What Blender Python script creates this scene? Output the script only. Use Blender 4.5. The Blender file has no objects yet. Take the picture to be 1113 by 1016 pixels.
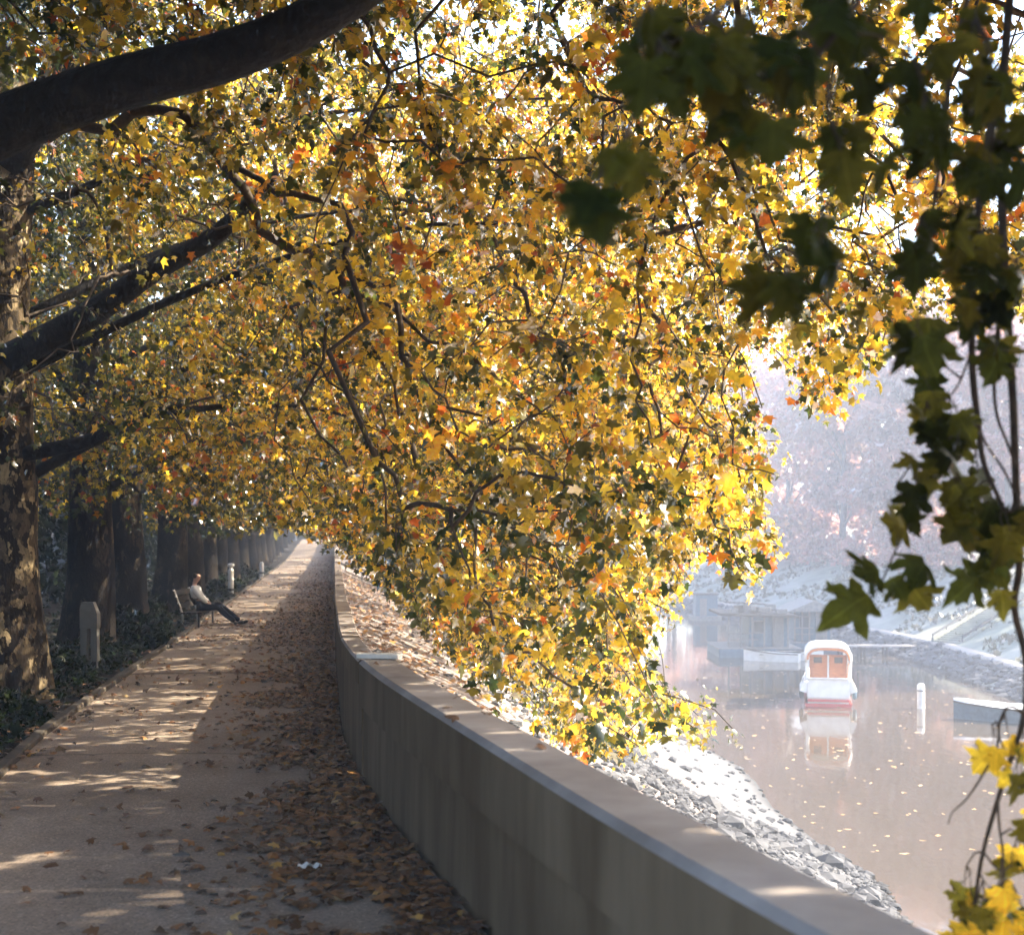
import bpy, bmesh, math, random
import numpy as np
from mathutils import Vector, Matrix

SEED = 7
rng = np.random.default_rng(SEED)
random.seed(SEED)
scene = bpy.context.scene
COL = scene.collection
F, CX, HZ, CAMZ = 1500.0, 556.0, 575.0, 2.3
WATER = -5.74


def at(u, v, Y):
    return np.array([(u - CX) / F * Y, Y, CAMZ - (v - HZ) / F * Y])


# ------------------------------------------------------------------ curves of the place
_wy = np.array([-40, -12, 0, 2.5, 4.63, 6.02, 7.26, 9.78, 11.4, 13.1, 15.65, 24, 43, 80, 120, 160, 400.])
_wx = np.array([15.5, 6.4, 2.3, 1.42, .727, .32, -.01, -.69, -1.12, -1.5, -1.96, -3.09, -5.54, -10.3, -15.5, -20.6, -51.5])
_yy = np.arange(-40, 400.01, .1)
_raw = np.interp(_yy, _wy, _wx)
_k = np.exp(-.5 * (np.arange(-15, 16) / 6.) ** 2); _k /= _k.sum()
_sm = np.convolve(np.pad(_raw, 15, mode='edge'), _k, mode='valid')
_sm[:20] = _raw[:20]; _sm[-20:] = _raw[-20:]


def W(Y): return np.interp(Y, _yy, _sm)


def G(Y):  # the promenade climbs a little in the distance
    t = np.clip((np.asarray(Y, float) - 95) / 70, 0, 1)
    return 1.05 * t * t * (3 - 2 * t)


def L(Y): return W(Y) - np.interp(Y, [-40, 8, 13, 30, 160, 400], [3.4, 3.35, 3.3, 3.2, 3.7, 3.7])


def FOOT(Y):  # near shoreline
    return W(Y) + np.interp(Y, [-40, 20, 28, 31, 35, 40, 44, 47, 51, 55, 62, 80, 400],
                            [10.6, 10.8, 11.6, 12.4, 12.45, 12.75, 13.5, 13.8, 13.7, 12.9, 12.4, 12.6, 12.6])


def FARF(Y):  # far shoreline
    return np.interp(Y, [-40, 20, 50, 64, 78, 88, 96, 110, 130, 170, 230, 300, 400],
                     [21, 22, 23.2, 23.8, 24.5, 24.6, 23.6, 21.4, 18.4, 12, 1, -13, -34])


# ------------------------------------------------------------------ helpers
def link(o, parent=None):
    COL.objects.link(o)
    if parent is not None: o.parent = parent
    return o


def raw_mesh(name, V, faces):
    me = bpy.data.meshes.new(name)
    me.from_pydata([tuple(map(float, v)) for v in V], [], faces)
    me.update()
    return me


def obj(name, V, faces, mat, parent=None, smooth=False):
    """mesh object; V in world coordinates, made local to an unrotated parent."""
    V = np.asarray(V, float)
    if parent is not None:
        p = parent
        while p is not None:
            V = V - np.array(p.location); p = p.parent
    me = raw_mesh(name, V, faces)
    me.materials.append(mat)
    if smooth: me.polygons.foreach_set('use_smooth', [True] * len(me.polygons))
    return link(bpy.data.objects.new(name, me), parent)


def thing(name, label, cat, loc=(0, 0, 0), group=None):
    o = bpy.data.objects.new(name, None); o.empty_display_size = .2
    o.location = loc
    o['label'] = label; o['category'] = cat
    if group: o['group'] = group
    return link(o)


def tag(o, label=None, cat=None, group=None, kind=None):
    if label: o['label'] = label
    if cat: o['category'] = cat
    if group: o['group'] = group
    if kind: o['kind'] = kind
    return o


class MB:
    """collects shapes for one mesh"""
    def __init__(s): s.V = []; s.F = []

    def add(s, V, Fc):
        b = len(s.V); s.V += [tuple(v) for v in V]; s.F += [tuple(i + b for i in f) for f in Fc]; return s

    def box(s, c, size, rz=0, tilt=0, bev=0):
        hx, hy, hz = [a / 2 for a in size]
        if bev:
            bm = bmesh.new(); bmesh.ops.create_cube(bm, size=1)
            for v in bm.verts: v.co = Vector((v.co.x * size[0], v.co.y * size[1], v.co.z * size[2]))
            bmesh.ops.bevel(bm, geom=bm.edges[:], offset=bev, segments=2, affect='EDGES', profile=.5)
            P = [v.co.copy() for v in bm.verts]; bm.verts.index_update()
            Fc = [[v.index for v in f.verts] for f in bm.faces]; bm.free()
        else:
            P = [Vector((x, y, z)) for x in (-hx, hx) for y in (-hy, hy) for z in (-hz, hz)]
            Fc = [(0, 1, 3, 2), (4, 6, 7, 5), (0, 4, 5, 1), (2, 3, 7, 6), (0, 2, 6, 4), (1, 5, 7, 3)]
        M = Matrix.Rotation(rz, 3, 'Z') @ Matrix.Rotation(tilt, 3, 'Y')
        return s.add([M @ p + Vector(c) for p in P], Fc)

    def tube(s, pts, rad, n=8, cap=True):
        pts = [Vector(p) for p in pts]
        if not hasattr(rad, '__len__'): rad = [rad] * len(pts)
        rings = []
        up = None
        for i, p in enumerate(pts):
            a = pts[max(i - 1, 0)]; b = pts[min(i + 1, len(pts) - 1)]
            t = (b - a).normalized()
            if up is None: up = Vector((1, 0, 0)) if abs(t.x) < .8 else Vector((0, 1, 0))
            x = (up - t * up.dot(t))
            if x.length < 1e-4: x = t.orthogonal()
            x.normalize(); y = t.cross(x); up = x
            rings.append([p + (x * math.cos(2 * math.pi * k / n) + y * math.sin(2 * math.pi * k / n)) * rad[i] for k in range(n)])
        V = [v for r in rings for v in r]; Fc = []
        for i in range(len(rings) - 1):
            for k in range(n):
                Fc.append((i * n + k, i * n + (k + 1) % n, (i + 1) * n + (k + 1) % n, (i + 1) * n + k))
        if cap: Fc.append(tuple(range(n - 1, -1, -1))); Fc.append(tuple((len(rings) - 1) * n + k for k in range(n)))
        return s.add(V, Fc)

    def lathe(s, c, prof, n=16):
        V = []; Fc = []
        for r, z in prof:
            V += [(c[0] + r * math.cos(2 * math.pi * k / n), c[1] + r * math.sin(2 * math.pi * k / n), c[2] + z) for k in range(n)]
        for i in range(len(prof) - 1):
            for k in range(n):
                Fc.append((i * n + k, i * n + (k + 1) % n, (i + 1) * n + (k + 1) % n, (i + 1) * n + k))
        Fc.append(tuple(range(n - 1, -1, -1))); Fc.append(tuple((len(prof) - 1) * n + k for k in range(n)))
        return s.add(V, Fc)

    def build(s, name, mat, parent=None, smooth=False):
        return obj(name, s.V, s.F, mat, parent, smooth)


# ------------------------------------------------------------------ materials
def new_mat(name):
    m = bpy.data.materials.new(name); m.use_nodes = True
    nt = m.node_tree; nt.nodes.clear()
    out = nt.nodes.new('ShaderNodeOutputMaterial')
    return m, nt, out


def N(nt, t, **kw):
    n = nt.nodes.new(t)
    for k, v in kw.items():
        if k in n.inputs: n.inputs[k].default_value = v
        else: setattr(n, k, v)
    return n


def ramp(nt, stops, fac=None, interp='LINEAR'):
    r = nt.nodes.new('ShaderNodeValToRGB'); cr = r.color_ramp; cr.interpolation = interp
    while len(cr.elements) > 1: cr.elements.remove(cr.elements[-1])
    cr.elements[0].position = stops[0][0]; cr.elements[0].color = (*stops[0][1], 1)
    for p, c in stops[1:]:
        e = cr.elements.new(p); e.color = (*c, 1)
    if fac is not None: nt.links.new(fac, r.inputs['Fac'])
    return r


def noisy(name, stops, scale=4., detail=6., rough=.8, bump=.2, bump_scale=None, dist=.02, spec=.3, metallic=0.,
          second=None, stretch=(1, 1, 1), wet=None):
    """principled with a noise-driven colour ramp and bump in object space"""
    m, nt, out = new_mat(name); lk = nt.links.new
    tc = N(nt, 'ShaderNodeTexCoord'); mp = N(nt, 'ShaderNodeMapping'); mp.inputs['Scale'].default_value = stretch
    lk(tc.outputs['Object'], mp.inputs['Vector'])
    n1 = N(nt, 'ShaderNodeTexNoise', Scale=scale, Detail=detail, Roughness=.6); lk(mp.outputs[0], n1.inputs['Vector'])
    r = ramp(nt, stops, n1.outputs['Fac'])
    colr = r.outputs['Color']
    if second:
        n3 = N(nt, 'ShaderNodeTexNoise', Scale=second[0], Detail=3.); lk(mp.outputs[0], n3.inputs['Vector'])
        r3 = ramp(nt, [(.35, (0, 0, 0)), (.65, (1, 1, 1))], n3.outputs['Fac'])
        mx = N(nt, 'ShaderNodeMix', data_type='RGBA', blend_type='MULTIPLY'); mx.inputs[0].default_value = second[2]
        r4 = ramp(nt, [(0, second[1]), (1, (1, 1, 1))], r3.outputs['Color'])
        lk(colr, mx.inputs[6]); lk(r4.outputs['Color'], mx.inputs[7]); colr = mx.outputs[2]
    if wet is not None:  # stones stay dark where the river wets them
        sz = N(nt, 'ShaderNodeSeparateXYZ'); lk(tc.outputs['Object'], sz.inputs[0])
        wz = N(nt, 'ShaderNodeMath', operation='MULTIPLY_ADD'); lk(n1.outputs['Fac'], wz.inputs[0]); wz.inputs[1].default_value = -.35; lk(sz.outputs['Z'], wz.inputs[2])
        rw = N(nt, 'ShaderNodeMapRange'); lk(wz.outputs[0], rw.inputs[0]); rw.inputs[1].default_value = wet - .12; rw.inputs[2].default_value = wet; rw.inputs[3].default_value = .35
        ws = N(nt, 'ShaderNodeVectorMath', operation='SCALE'); lk(colr, ws.inputs[0]); lk(rw.outputs[0], ws.inputs['Scale']); colr = ws.outputs[0]
    b = N(nt, 'ShaderNodeBsdfPrincipled', Roughness=rough, Metallic=metallic)
    b.inputs['Specular IOR Level'].default_value = spec
    lk(colr, b.inputs['Base Color'])
    if bump:
        n2 = N(nt, 'ShaderNodeTexNoise', Scale=bump_scale or scale * 4, Detail=5.); lk(mp.outputs[0], n2.inputs['Vector'])
        bp = N(nt, 'ShaderNodeBump', Strength=bump, Distance=dist); lk(n2.outputs['Fac'], bp.inputs['Height'])
        lk(bp.outputs[0], b.inputs['Normal'])
    lk(b.outputs[0], out.inputs['Surface'])
    return m


def leaf_mat(name, stops, trans=.5, gloss=.1, tboost=1.3, rough=.35, veins=False):
    m, nt, out = new_mat(name); lk = nt.links.new
    a = N(nt, 'ShaderNodeAttribute', attribute_name='tone')
    sp = N(nt, 'ShaderNodeSeparateColor'); lk(a.outputs['Color'], sp.inputs[0])
    r = ramp(nt, stops, sp.outputs[0])
    # fine blotches on the blade
    tc = N(nt, 'ShaderNodeTexCoord'); nz = N(nt, 'ShaderNodeTexNoise', Scale=22., Detail=2.); lk(tc.outputs['Object'], nz.inputs['Vector'])
    mr = N(nt, 'ShaderNodeMapRange'); lk(nz.outputs['Fac'], mr.inputs[0])
    mr.inputs[1].default_value = .3; mr.inputs[2].default_value = .7; mr.inputs[3].default_value = .75; mr.inputs[4].default_value = 1.15
    ml = N(nt, 'ShaderNodeMath', operation='MULTIPLY'); lk(mr.outputs[0], ml.inputs[0]); lk(sp.outputs[1], ml.inputs[1])
    sc = N(nt, 'ShaderNodeVectorMath', operation='SCALE'); lk(r.outputs['Color'], sc.inputs[0]); lk(ml.outputs[0], sc.inputs['Scale'])
    if veins:  # palmate veins from the leaf-local coordinates stored with each vertex
        def M(op, a, b=None):
            q = N(nt, 'ShaderNodeMath', operation=op)
            for i, v in enumerate((a, b)):
                if v is None: continue
                if isinstance(v, (int, float)): q.inputs[i].default_value = v
                else: lk(v, q.inputs[i])
            return q.outputs[0]
        X = M('ABSOLUTE', M('SUBTRACT', sp.outputs[2], .8)); Yl = M('SUBTRACT', a.outputs['Alpha'], .2)
        ang = M('ARCTAN2', X, Yl); rad = M('SQRT', M('ADD', M('MULTIPLY', X, X), M('MULTIPLY', Yl, Yl)))
        dd = M('MINIMUM', M('ABSOLUTE', ang), M('MINIMUM', M('ABSOLUTE', M('SUBTRACT', ang, .88)), M('ABSOLUTE', M('SUBTRACT', ang, 1.5))))
        side = M('PINGPONG', M('ADD', M('MULTIPLY', rad, 1.), M('MULTIPLY', dd, -.6)), .055)
        v1 = M('LESS_THAN', M('MULTIPLY', dd, rad), .011); v2 = M('MULTIPLY', M('LESS_THAN', side, .005), .4)
        vv_ = M('MAXIMUM', v1, v2)
        vs = N(nt, 'ShaderNodeVectorMath', operation='SCALE'); lk(sc.outputs[0], vs.inputs[0]); lk(M('ADD', M('MULTIPLY', vv_, .8), 1.), vs.inputs['Scale'])
        sc = vs
    sc2 = N(nt, 'ShaderNodeVectorMath', operation='SCALE'); lk(sc.outputs[0], sc2.inputs[0]); sc2.inputs['Scale'].default_value = tboost
    d = N(nt, 'ShaderNodeBsdfDiffuse'); lk(sc.outputs[0], d.inputs['Color'])
    t = N(nt, 'ShaderNodeBsdfTranslucent'); lk(sc2.outputs[0], t.inputs['Color'])
    mx = N(nt, 'ShaderNodeMixShader'); mx.inputs[0].default_value = trans
    lk(d.outputs[0], mx.inputs[1]); lk(t.outputs[0], mx.inputs[2])
    g = N(nt, 'ShaderNodeBsdfGlossy', Roughness=rough); g.inputs['Color'].default_value = (.9, .9, .9, 1)
    fr = N(nt, 'ShaderNodeFresnel', IOR=1.45)
    fm = N(nt, 'ShaderNodeMath', operation='MULTIPLY_ADD'); lk(fr.outputs[0], fm.inputs[0]); fm.inputs[1].default_value = .4; fm.inputs[2].default_value = gloss
    m2 = N(nt, 'ShaderNodeMixShader'); lk(fm.outputs[0], m2.inputs[0]); lk(mx.outputs[0], m2.inputs[1]); lk(g.outputs[0], m2.inputs[2])
    lk(m2.outputs[0], out.inputs['Surface'])
    return m


AUTUMN = [(0, (.022, .036, .009)), (.2, (.06, .07, .012)), (.34, (.17, .145, .018)), (.44, (.52, .385, .032)), (.66, (.76, .50, .042)),
          (.82, (.66, .27, .022)), (.92, (.48, .11, .015)), (1, (.18, .055, .018))]
M_LEAF = leaf_mat('plane_leaf', AUTUMN, .64, .015, 1.55, .22)
M_LEAF_NEAR = leaf_mat('close_plane_leaf', AUTUMN, .6, -.03, 1.6, .35, True)
M_LEAF_FAR = leaf_mat('far_leaf', [(0, (.22, .13, .105)), (.4, (.38, .19, .15)), (.75, (.44, .21, .18)), (1, (.40, .24, .14))], .5, 0., 1.3, .6)
M_LEAF_DARK = leaf_mat('evergreen_leaf', [(0, (.006, .011, .004)), (.6, (.014, .024, .008)), (1, (.024, .03, .010))], .2, -.05, 1., .35)
M_GRASS = leaf_mat('rough_grass', [(0, (.09, .10, .06)), (1, (.22, .19, .11))], .3, 0., 1., .6)
M_LITTER = leaf_mat('dry_leaf', [(0, (.05, .03, .015)), (.4, (.16, .075, .028)), (.7, (.30, .13, .035)), (.9, (.45, .25, .06)), (1, (.42, .30, .14))], .1, .03, 1., .5)


def bark_mat(name, dark, mid, pale):
    m, nt, out = new_mat(name); lk = nt.links.new
    tc = N(nt, 'ShaderNodeTexCoord'); mp = N(nt, 'ShaderNodeMapping'); mp.inputs['Scale'].default_value = (1, 1, .55)
    lk(tc.outputs['Object'], mp.inputs['Vector'])
    dn = N(nt, 'ShaderNodeTexNoise', Scale=7., Detail=7.); lk(mp.outputs[0], dn.inputs['Vector'])
    av = N(nt, 'ShaderNodeMix', data_type='VECTOR'); av.inputs[0].default_value = .42
    lk(mp.outputs[0], av.inputs[4]); lk(dn.outputs['Color'], av.inputs[5])
    vo = N(nt, 'ShaderNodeTexVoronoi', Scale=11.); lk(av.outputs[1], vo.inputs['Vector'])
    sp = N(nt, 'ShaderNodeSeparateColor'); lk(vo.outputs['Color'], sp.inputs[0])
    r = ramp(nt, [(0, dark), (.35, dark), (.6, mid), (.78, mid), (1, pale)], sp.outputs[0])
    fn = N(nt, 'ShaderNodeTexNoise', Scale=28., Detail=6.); lk(mp.outputs[0], fn.inputs['Vector'])
    r2 = ramp(nt, [(.3, (.55, .55, .55)), (.7, (1.1, 1.1, 1.1))], fn.outputs['Fac'])
    mx = N(nt, 'ShaderNodeMix', data_type='RGBA', blend_type='MULTIPLY'); mx.inputs[0].default_value = 1
    lk(r.outputs['Color'], mx.inputs[6]); lk(r2.outputs['Color'], mx.inputs[7])
    b = N(nt, 'ShaderNodeBsdfPrincipled', Roughness=.9); b.inputs['Specular IOR Level'].default_value = .1
    lk(mx.outputs[2], b.inputs['Base Color'])
    ad = N(nt, 'ShaderNodeMath', operation='ADD'); lk(fn.outputs['Fac'], ad.inputs[0]); lk(sp.outputs[0], ad.inputs[1])
    bp = N(nt, 'ShaderNodeBump', Strength=.6, Distance=.03); lk(ad.outputs[0], bp.inputs['Height']); lk(bp.outputs[0], b.inputs['Normal'])
    lk(b.outputs[0], out.inputs['Surface'])
    return m


M_BARK = bark_mat('plane_bark', (.007, .0055, .004), (.015, .011, .007), (.085, .062, .036))
M_BARK_SUNLIT = bark_mat('sunlit_plane_bark', (.016, .012, .008), (.09, .066, .038), (.40, .31, .18))  # sunlight on the broad left trunk, put into its bark colour
M_TWIG = noisy('twig_bark', [(.3, (.03, .022, .015)), (.7, (.085, .06, .04))], 20, 4, .85, .3, dist=.004)
M_BARK_DARK = noisy('dark_bark', [(.3, (.006, .005, .004)), (.55, (.014, .011, .008)), (.7, (.03, .023, .015)), (.85, (.06, .047, .03))], 9, 9, .9, 1., 16, .05, stretch=(1, 1, .6))
M_BARK_FAR = noisy('far_bark', [(.3, (.06, .05, .045)), (.7, (.14, .12, .1))], 3, 4, .9, .3)
M_ASPH = None
M_CONC = noisy('weathered_concrete', [(.25, (.135, .092, .05)), (.5, (.21, .15, .088)), (.75, (.275, .205, .128))], 1.6, 10, .88, .35, 45, .006,
               second=(2.2, (.5, .45, .36), .75), stretch=(1, 1, .22))
M_COPING = noisy('pale_coping', [(.25, (.29, .25, .225)), (.55, (.41, .36, .325)), (.8, (.49, .44, .40))], 2.2, 9, .85, .3, 60, .005,
                 second=(.9, (.6, .56, .5), .6))
M_SOIL = noisy('dark_soil', [(.3, (.010, .008, .005)), (.7, (.03, .022, .014))], 6, 8, .95, .5, 30, .03)
M_KERB = noisy('kerb_stone', [(.3, (.05, .043, .033)), (.7, (.12, .10, .08))], 6, 8, .9, .3)
M_WHITE = noisy('white_paint', [(.3, (.62, .61, .58)), (.7, (.8, .79, .77))], 5, 5, .5, .1, second=(2., (.7, .66, .6), .5))
M_WHITE_GLOSS = noisy('white_gelcoat', [(.3, (.70, .70, .69)), (.7, (.82, .82, .81))], 3, 4, .25, .02, spec=.5, second=(1.4, (.78, .77, .72), .5))
M_RED = noisy('red_paint', [(.3, (.42, .05, .05)), (.7, (.55, .08, .07))], 5, 4, .4, .03, spec=.5)
M_WOOD = noisy('orange_wood', [(.3, (.42, .13, .04)), (.7, (.62, .23, .08))], 4, 6, .5, .1, stretch=(1, 1, 6))
M_GREYWOOD = noisy('grey_wood', [(.3, (.10, .095, .09)), (.7, (.22, .21, .20))], 5, 6, .8, .2, stretch=(1, 6, 1))
M_DARKWOOD = noisy('dark_wood', [(.3, (.018, .014, .011)), (.7, (.045, .035, .027))], 5, 6, .8, .2)
M_BLUEPAINT = noisy('blue_grey_paint', [(.3, (.035, .075, .11)), (.7, (.07, .13, .18))], 4, 5, .6, .1)
M_GREYPAINT = noisy('grey_paint', [(.3, (.11, .105, .10)), (.7, (.17, .165, .155))], 6, 6, .6, .1)
M_DARKMETAL = noisy('dark_metal', [(.3, (.03, .03, .032)), (.7, (.07, .07, .072))], 8, 4, .55, .05, metallic=.4)
M_GLASS = noisy('dark_glass', [(.3, (.02, .022, .025)), (.7, (.035, .035, .035))], 2, 2, .08, 0, spec=.6)
M_TARP = noisy('pale_tarp', [(.3, (.55, .56, .56)), (.7, (.72, .72, .71))], 3, 5, .6, .3, 7, .04)
M_PAPER = noisy('paper', [(.3, (.7, .7, .68)), (.7, (.82, .82, .8))], 8, 3, .8, .1)
M_SKIN = noisy('skin', [(.3, (.48, .27, .18)), (.7, (.58, .34, .24))], 10, 4, .55, .05)
M_SHIRT = noisy('white_shirt', [(.3, (.70, .69, .66)), (.7, (.82, .81, .79))], 10, 4, .85, .3, 30, .01)
M_VEST = noisy('dark_vest', [(.3, (.02, .018, .02)), (.7, (.05, .04, .04))], 10, 4, .9, .3, 30, .01)
M_TROUSER = noisy('navy_trousers', [(.3, (.008, .010, .016)), (.7, (.02, .023, .033))], 10, 4, .9, .3, 30, .01)
M_HAIR = noisy('dark_hair', [(.3, (.012, .009, .007)), (.7, (.04, .028, .02))], 40, 4, .6, .3)
M_SHOE = noisy('black_shoe', [(.3, (.01, .01, .01)), (.7, (.025, .025, .025))], 10, 3, .35, .05)


def asphalt():
    m, nt, out = new_mat('path_asphalt'); lk = nt.links.new
    tc = N(nt, 'ShaderNodeTexCoord')
    n1 = N(nt, 'ShaderNodeTexNoise', Scale=.7, Detail=8., Roughness=.65); lk(tc.outputs['Object'], n1.inputs['Vector'])
    r1 = ramp(nt, [(.3, (.225, .172, .128)), (.5, (.305, .24, .185)), (.72, (.375, .302, .24))], n1.outputs['Fac'])
    n2 = N(nt, 'ShaderNodeTexVoronoi', Scale=70.); lk(tc.outputs['Object'], n2.inputs['Vector'])
    sp = N(nt, 'ShaderNodeSeparateColor'); lk(n2.outputs['Color'], sp.inputs[0])
    r2 = ramp(nt, [(0, (.55, .55, .55)), (.6, (1, 1, 1)), (.95, (1.1, 1.08, 1.05)), (1, (1.9, 1.85, 1.75))], sp.outputs[1])
    mx = N(nt, 'ShaderNodeMix', data_type='RGBA', blend_type='MULTIPLY'); mx.inputs[0].default_value = .8
    lk(r1.outputs['Color'], mx.inputs[6]); lk(r2.outputs['Color'], mx.inputs[7])
    # laid seams and old patches across the path
    sx = N(nt, 'ShaderNodeSeparateXYZ'); lk(tc.outputs['Object'], sx.inputs[0])
    wn = N(nt, 'ShaderNodeTexNoise', Scale=1.2, Detail=5.); lk(tc.outputs['Object'], wn.inputs['Vector'])
    wy = N(nt, 'ShaderNodeMath', operation='MULTIPLY_ADD'); lk(wn.outputs['Fac'], wy.inputs[0]); wy.inputs[1].default_value = .35; lk(sx.outputs['Y'], wy.inputs[2])
    col = mx.outputs[2]
    for yv, wd, cc in ((8.9, .035, (1.5, 1.42, 1.32)), (22.1, .12, (.45, .42, .40)), (33.5, .1, (.5, .45, .42)), (14.2, .03, (.6, .58, .55))):
        cmp_ = N(nt, 'ShaderNodeMath', operation='COMPARE'); lk(wy.outputs[0], cmp_.inputs[0]); cmp_.inputs[1].default_value = yv; cmp_.inputs[2].default_value = wd
        mm = N(nt, 'ShaderNodeMix', data_type='RGBA', blend_type='MULTIPLY'); lk(cmp_.outputs[0], mm.inputs[0])
        lk(col, mm.inputs[6]); mm.inputs[7].default_value = (*cc, 1); col = mm.outputs[2]
    b = N(nt, 'ShaderNodeBsdfPrincipled', Roughness=.85); b.inputs['Specular IOR Level'].default_value = .3
    lk(col, b.inputs['Base Color'])
    n3 = N(nt, 'ShaderNodeTexNoise', Scale=90., Detail=4.); lk(tc.outputs['Object'], n3.inputs['Vector'])
    bp = N(nt, 'ShaderNodeBump', Strength=.4, Distance=.006); lk(n3.outputs['Fac'], bp.inputs['Height']); lk(bp.outputs[0], b.inputs['Normal'])
    lk(b.outputs[0], out.inputs['Surface'])
    return m


M_ASPH = asphalt()


def stone_mat(name, a, b_, joint, scale, bump=.9):
    m, nt, out = new_mat(name); lk = nt.links.new
    tc = N(nt, 'ShaderNodeTexCoord')
    dn = N(nt, 'ShaderNodeTexNoise', Scale=1.5, Detail=4.); lk(tc.outputs['Object'], dn.inputs['Vector'])
    av = N(nt, 'ShaderNodeMix', data_type='VECTOR'); av.inputs[0].default_value = .12
    lk(tc.outputs['Object'], av.inputs[4]); lk(dn.outputs['Color'], av.inputs[5])
    v1 = N(nt, 'ShaderNodeTexVoronoi', Scale=scale, feature='DISTANCE_TO_EDGE'); lk(av.outputs[1], v1.inputs['Vector'])
    v2 = N(nt, 'ShaderNodeTexVoronoi', Scale=scale); lk(av.outputs[1], v2.inputs['Vector'])
    sp = N(nt, 'ShaderNodeSeparateColor'); lk(v2.outputs['Color'], sp.inputs[0])
    rc = ramp(nt, [(0, a), (1, b_)], sp.outputs[0])
    rj = ramp(nt, [(.02, (0, 0, 0)), (.09, (1, 1, 1))], v1.outputs['Distance'])
    mx = N(nt, 'ShaderNodeMix', data_type='RGBA'); lk(rj.outputs['Color'], mx.inputs[0])
    mx.inputs[6].default_value = (*joint, 1); lk(rc.outputs['Color'], mx.inputs[7])
    fn = N(nt, 'ShaderNodeTexNoise', Scale=9., Detail=7.); lk(tc.outputs['Object'], fn.inputs['Vector'])
    r2 = ramp(nt, [(.3, (.7, .68, .66)), (.7, (1.05, 1.05, 1.05))], fn.outputs['Fac'])
    m2 = N(nt, 'ShaderNodeMix', data_type='RGBA', blend_type='MULTIPLY'); m2.inputs[0].default_value = .9
    lk(mx.outputs[2], m2.inputs[6]); lk(r2.outputs['Color'], m2.inputs[7])
    b = N(nt, 'ShaderNodeBsdfPrincipled', Roughness=.85); lk(m2.outputs[2], b.inputs['Base Color'])
    ad = N(nt, 'ShaderNodeMath', operation='MULTIPLY_ADD'); lk(fn.outputs['Fac'], ad.inputs[0]); ad.inputs[1].default_value = .4; lk(rj.outputs['Color'], ad.inputs[2])
    bp = N(nt, 'ShaderNodeBump', Strength=bump, Distance=.08); lk(ad.outputs[0], bp.inputs['Height']); lk(bp.outputs[0], b.inputs['Normal'])
    lk(b.outputs[0], out.inputs['Surface'])
    return m


M_PAVE = stone_mat('embankment_paving', (.20, .17, .155), (.33, .285, .265), (.07, .055, .045), 1.5)
M_ROCK = noisy('riprap_rock', [(.3, (.018, .018, .021)), (.48, (.055, .057, .063)), (.75, (.125, .125, .127))], 1.1, 8, .9, .5, 6, .05, wet=WATER - .02)
M_BEACH = noisy('pale_gravel', [(.3, (.055, .056, .059)), (.7, (.10, .101, .105))], 2, 10, .9, .4, 25, .03, wet=WATER - .04)
M_FARBANK = noisy('far_bank_ground', [(.3, (.15, .15, .13)), (.55, (.25, .25, .23)), (.75, (.33, .31, .28))], .6, 10, .95, .5, 5, .08, second=(.12, (.6, .7, .55), .7))


def water_mat():
    m, nt, out = new_mat('river_water'); lk = nt.links.new
    tc = N(nt, 'ShaderNodeTexCoord'); mp = N(nt, 'ShaderNodeMapping'); mp.inputs['Scale'].default_value = (1.2, .5, 1)
    lk(tc.outputs['Object'], mp.inputs['Vector'])
    n1 = N(nt, 'ShaderNodeTexNoise', Scale=1.3, Detail=4.); lk(mp.outputs[0], n1.inputs['Vector'])
    bp = N(nt, 'ShaderNodeBump', Strength=.22, Distance=.03); lk(n1.outputs['Fac'], bp.inputs['Height'])
    b = N(nt, 'ShaderNodeBsdfPrincipled', Roughness=.06, IOR=1.33)
    b.inputs['Base Color'].default_value = (.06, .044, .028, 1); b.inputs['Specular IOR Level'].default_value = .9
    lk(bp.outputs[0], b.inputs['Normal']); lk(b.outputs[0], out.inputs['Surface'])
    return m


M_WATER = water_mat()

# ------------------------------------------------------------------ leaves (vectorised)
HALF_HI = [(0, 0), (.10, -.05), (.22, -.075), (.30, -.02), (.47, .02), (.42, .09), (.46, .15), (.33, .21), (.29, .27), (.44, .33), (.50, .42), (.64, .50),
           (.49, .53), (.46, .58), (.33, .55), (.235, .52), (.27, .66), (.2, .70), (.18, .80), (.09, .86), (0, 1)]
HALF_MID = [(0, 0), (.22, -.06), (.47, .05), (.31, .24), (.62, .50), (.25, .52), (.2, .74), (0, 1)]
HALF_LO = [(0, 0), (.46, .05), (.3, .26), (.6, .52), (.2, .56), (0, 1)]


def leaf_template(half):
    out = list(half) + [(-x, y) for x, y in half[-2:0:-1]]
    V = np.array([(0, .36)] + out); n = len(out)
    T = np.array([(0, 1 + i, 1 + (i + 1) % n) for i in range(n)])
    return V, T


TPL = {'hi': leaf_template(HALF_HI), 'mid': leaf_template(HALF_MID), 'lo': leaf_template(HALF_LO)}


def unit(a): return a / np.maximum(np.linalg.norm(a, axis=1, keepdims=True), 1e-6)


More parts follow.
